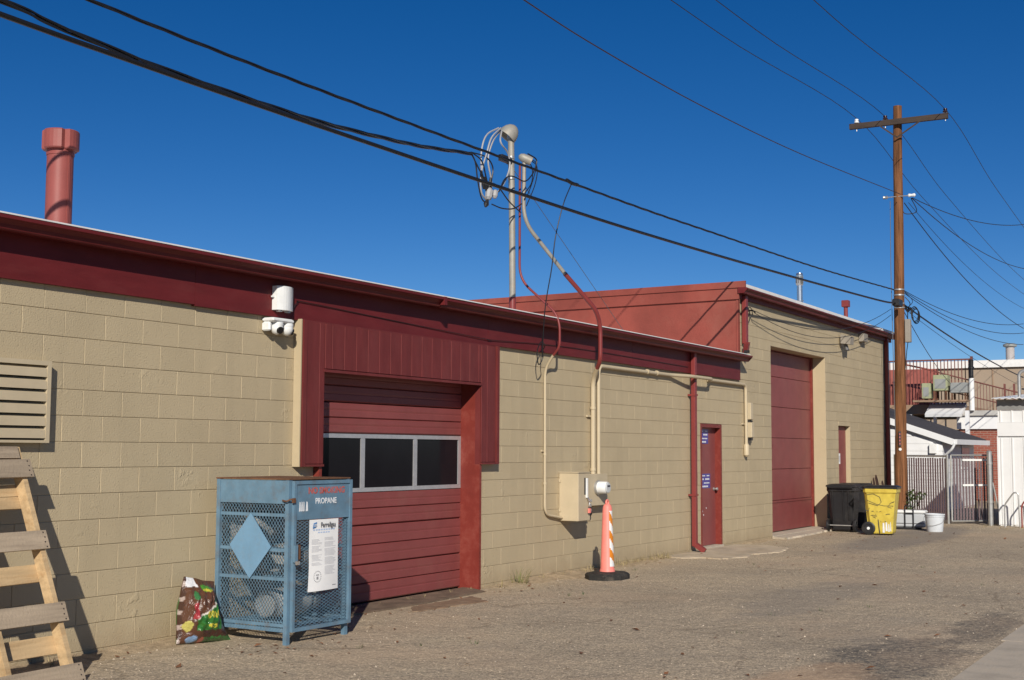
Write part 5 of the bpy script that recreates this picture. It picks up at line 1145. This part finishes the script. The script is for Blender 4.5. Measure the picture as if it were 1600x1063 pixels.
# ================================================================ PLANTS AND LITTER
def tuft(mb_, x, y, n, h, rr, spread=0.08):
    for _ in range(n):
        a = rr.uniform(0,6.28); l = h*rr.uniform(0.4,1.0); d = Vector((math.cos(a),math.sin(a),0)); p = Vector((x,y,0))+d*rr.uniform(0,spread); w_ = Vector((-d.y,d.x,0))*rr.uniform(0.0015,0.003)
        b = p+d*l*0.25+Vector((0,0,l*0.6)); c = p+d*l*rr.uniform(0.4,0.8)+Vector((0,0,l*rr.uniform(0.7,1.0)))
        mb_.add([p-w_,p+w_,b+w_*0.8,b-w_*0.8,c],[(0,1,2,3),(3,2,4)])
rr = random.Random(21)
q = MB(); tuft(q,13.98,-0.10,46,0.26,rr,0.16); tag(q.build('weed_clump', mat('weed_olive',(0.16,0.16,0.06),0.7,0.4,8)), 'green weed clump at the wall right of the garage door', 'weed')
q = MB()
for x_ in [14.6,14.9,15.3,15.7,16.9,17.2,17.45,17.7,17.9,18.1,18.3,18.45]+[rr.uniform(16.4,18.7) for _ in range(26)]+[rr.uniform(13.3,16.4) for _ in range(10)]+[rr.uniform(6.8,10.0) for _ in range(5)]: tuft(q,x_,-0.06+rr.uniform(-.10,.02),rr.randint(6,16),rr.uniform(0.06,0.17),rr,0.08)
for _ in range(26): tuft(q,rr.uniform(28.8,31.0),rr.uniform(-4.0,-2.3),10,0.07,rr,0.15)
for _ in range(8): tuft(q,rr.uniform(10.6,13.2),-0.03+rr.uniform(-.02,.02),8,0.06,rr,0.06)
tag(q.build('dry_grass', M_['dry_grass']), 'dry weeds and grass along the foot of the wall', 'grass', kind='stuff')
q = MB()
for _ in range(14): tuft(q,rr.uniform(8.0,19),rr.uniform(-5,-0.2),7,0.05,rr,0.05)
tag(q.build('low_grass', M_['leaf_green']), 'sparse low green grass in pavement cracks', 'grass', kind='stuff')
q = MB()
for i in range(420):
    if i < 90: x_, y_ = rr.uniform(7.0,19), -abs(rr.gauss(0,0.25))-0.03
    elif i < 150: x_, y_ = rr.gauss(8.9,0.5), rr.gauss(-0.9,0.4)
    else: x_, y_ = rr.uniform(5.8,30), rr.uniform(-6,-0.2)
    s = rr.uniform(0.008,0.030) if i < 330 else rr.uniform(0.02,0.045); a = rr.uniform(0,6.28); d = Vector((math.cos(a),math.sin(a),0))*s; e = Vector((-d.y,d.x,0))*0.5; c = Vector((x_,y_,0.006))
    q.add([c-d,c-e+Vector((0,0,rr.uniform(0,0.5)*s)),c+d+Vector((0,0,rr.uniform(0,0.7)*s)),c+e+Vector((0,0,rr.uniform(0,0.6)*s))],[(0,1,2,3)])
tag(q.build('leaf_litter', M_['dead_leaf']), 'scattered brown leaves and litter on the pavement', 'leaves', kind='stuff')
q = MB()
for i in range(3000):
    x_ = 5.6+18*rr.random()**1.6; y_ = rr.uniform(-6.0,-0.05) if rr.random() < 0.75 else -abs(rr.gauss(0,0.3))-0.03
    s = rr.uniform(0.003,0.009)*(1.6 if rr.random() < 0.06 else 1); a = rr.uniform(0,6.28); c = Vector((x_,y_,0))
    p = [c+Vector((s*math.cos(a+k*2.094)*rr.uniform(.7,1.2),s*math.sin(a+k*2.094)*rr.uniform(.7,1.2),0)) for k in range(3)]+[c+Vector((0,0,s*rr.uniform(0.6,1.1)))]
    q.add(p,[(0,1,3),(1,2,3),(2,0,3)])
tag(q.build('gravel', M_['pebble']), 'loose fine gravel scattered over the worn pavement', 'gravel', kind='stuff')
# drifted grit along the foot of the wall
q = MB(); rr = random.Random(33)
for xa, xb in ((4.5,9.9),(13.2,18.55),(22.0,23.5)):
    n = int((xb-xa)/0.05); ph = [rr.uniform(0,6.28) for _ in range(6)]; o = len(q.v)
    for i in range(n+1):
        x_ = xa+(xb-xa)*i/n; k = min(1,i/6,(n-i)/6)
        a = 0.5+0.5*math.sin(x_*2.1+ph[0])*math.sin(x_*0.7+ph[1]); h_ = k*(0.010+0.030*a+0.010*math.sin(x_*11+ph[2])+rr.uniform(-.004,.004)); w_ = 0.05+k*(0.14+0.22*a+0.05*math.sin(x_*7+ph[3])+rr.uniform(-.02,.02))
        q.v += [(x_,0.004,-0.01),(x_,0.004,max(0.001,h_)),(x_,-w_*0.35,max(0.001,h_*0.75)),(x_,-w_*0.7,max(0.001,h_*0.28)),(x_,-w_,-0.004)]
    for i in range(n):
        for j in range(4): p = o+i*5+j; q.f.append((p,p+1,p+6,p+5))
tag(q.build('grit_drift', mat('grit',(0.40,0.31,0.205),0.95,0.3,14,1.0,70,dirt=(0.20,0.15,0.10),dscale=9,damt=0.6,spec=0.1), None, True), 'drifted grit and dirt banked along the foot of the wall', 'dirt', kind='stuff')
# vine beside the pole
t = thing('vine', 'leafy green vine growing on the slat fence behind the cooler', 'vine', (31.2,-0.80,0))
q = MB()
for _ in range(150):
    c = Vector((rr.gauss(0,0.08),rr.gauss(0,0.06),rr.uniform(0.10,0.75))); 
    if rr.random() < 0.25: c = Vector((rr.gauss(0,.06),rr.uniform(-0.35,0.05),rr.gauss(0.62,0.05)))
    d = Vector((rr.uniform(-1,1),rr.uniform(-1,1),rr.uniform(-1,.6))).normalized()*rr.uniform(0.03,0.055); e = d.cross(Vector((rr.uniform(-1,1),rr.uniform(-1,1),1))).normalized()*d.length*0.55
    q.add([c-d,c-e,c+d,c+e],[(0,1,2,3)])
q.build('leaves', M_['leaf_green'], t)
q = MB()
for k in range(5): q.tube(bez([(0,0.05*k-0.1,0),(0.02,0.06*k-0.14,0.3),(rr.uniform(-.05,.05),0.08*k-0.2,0.7)]),0.008,5)
q.build('stem', dk, t)
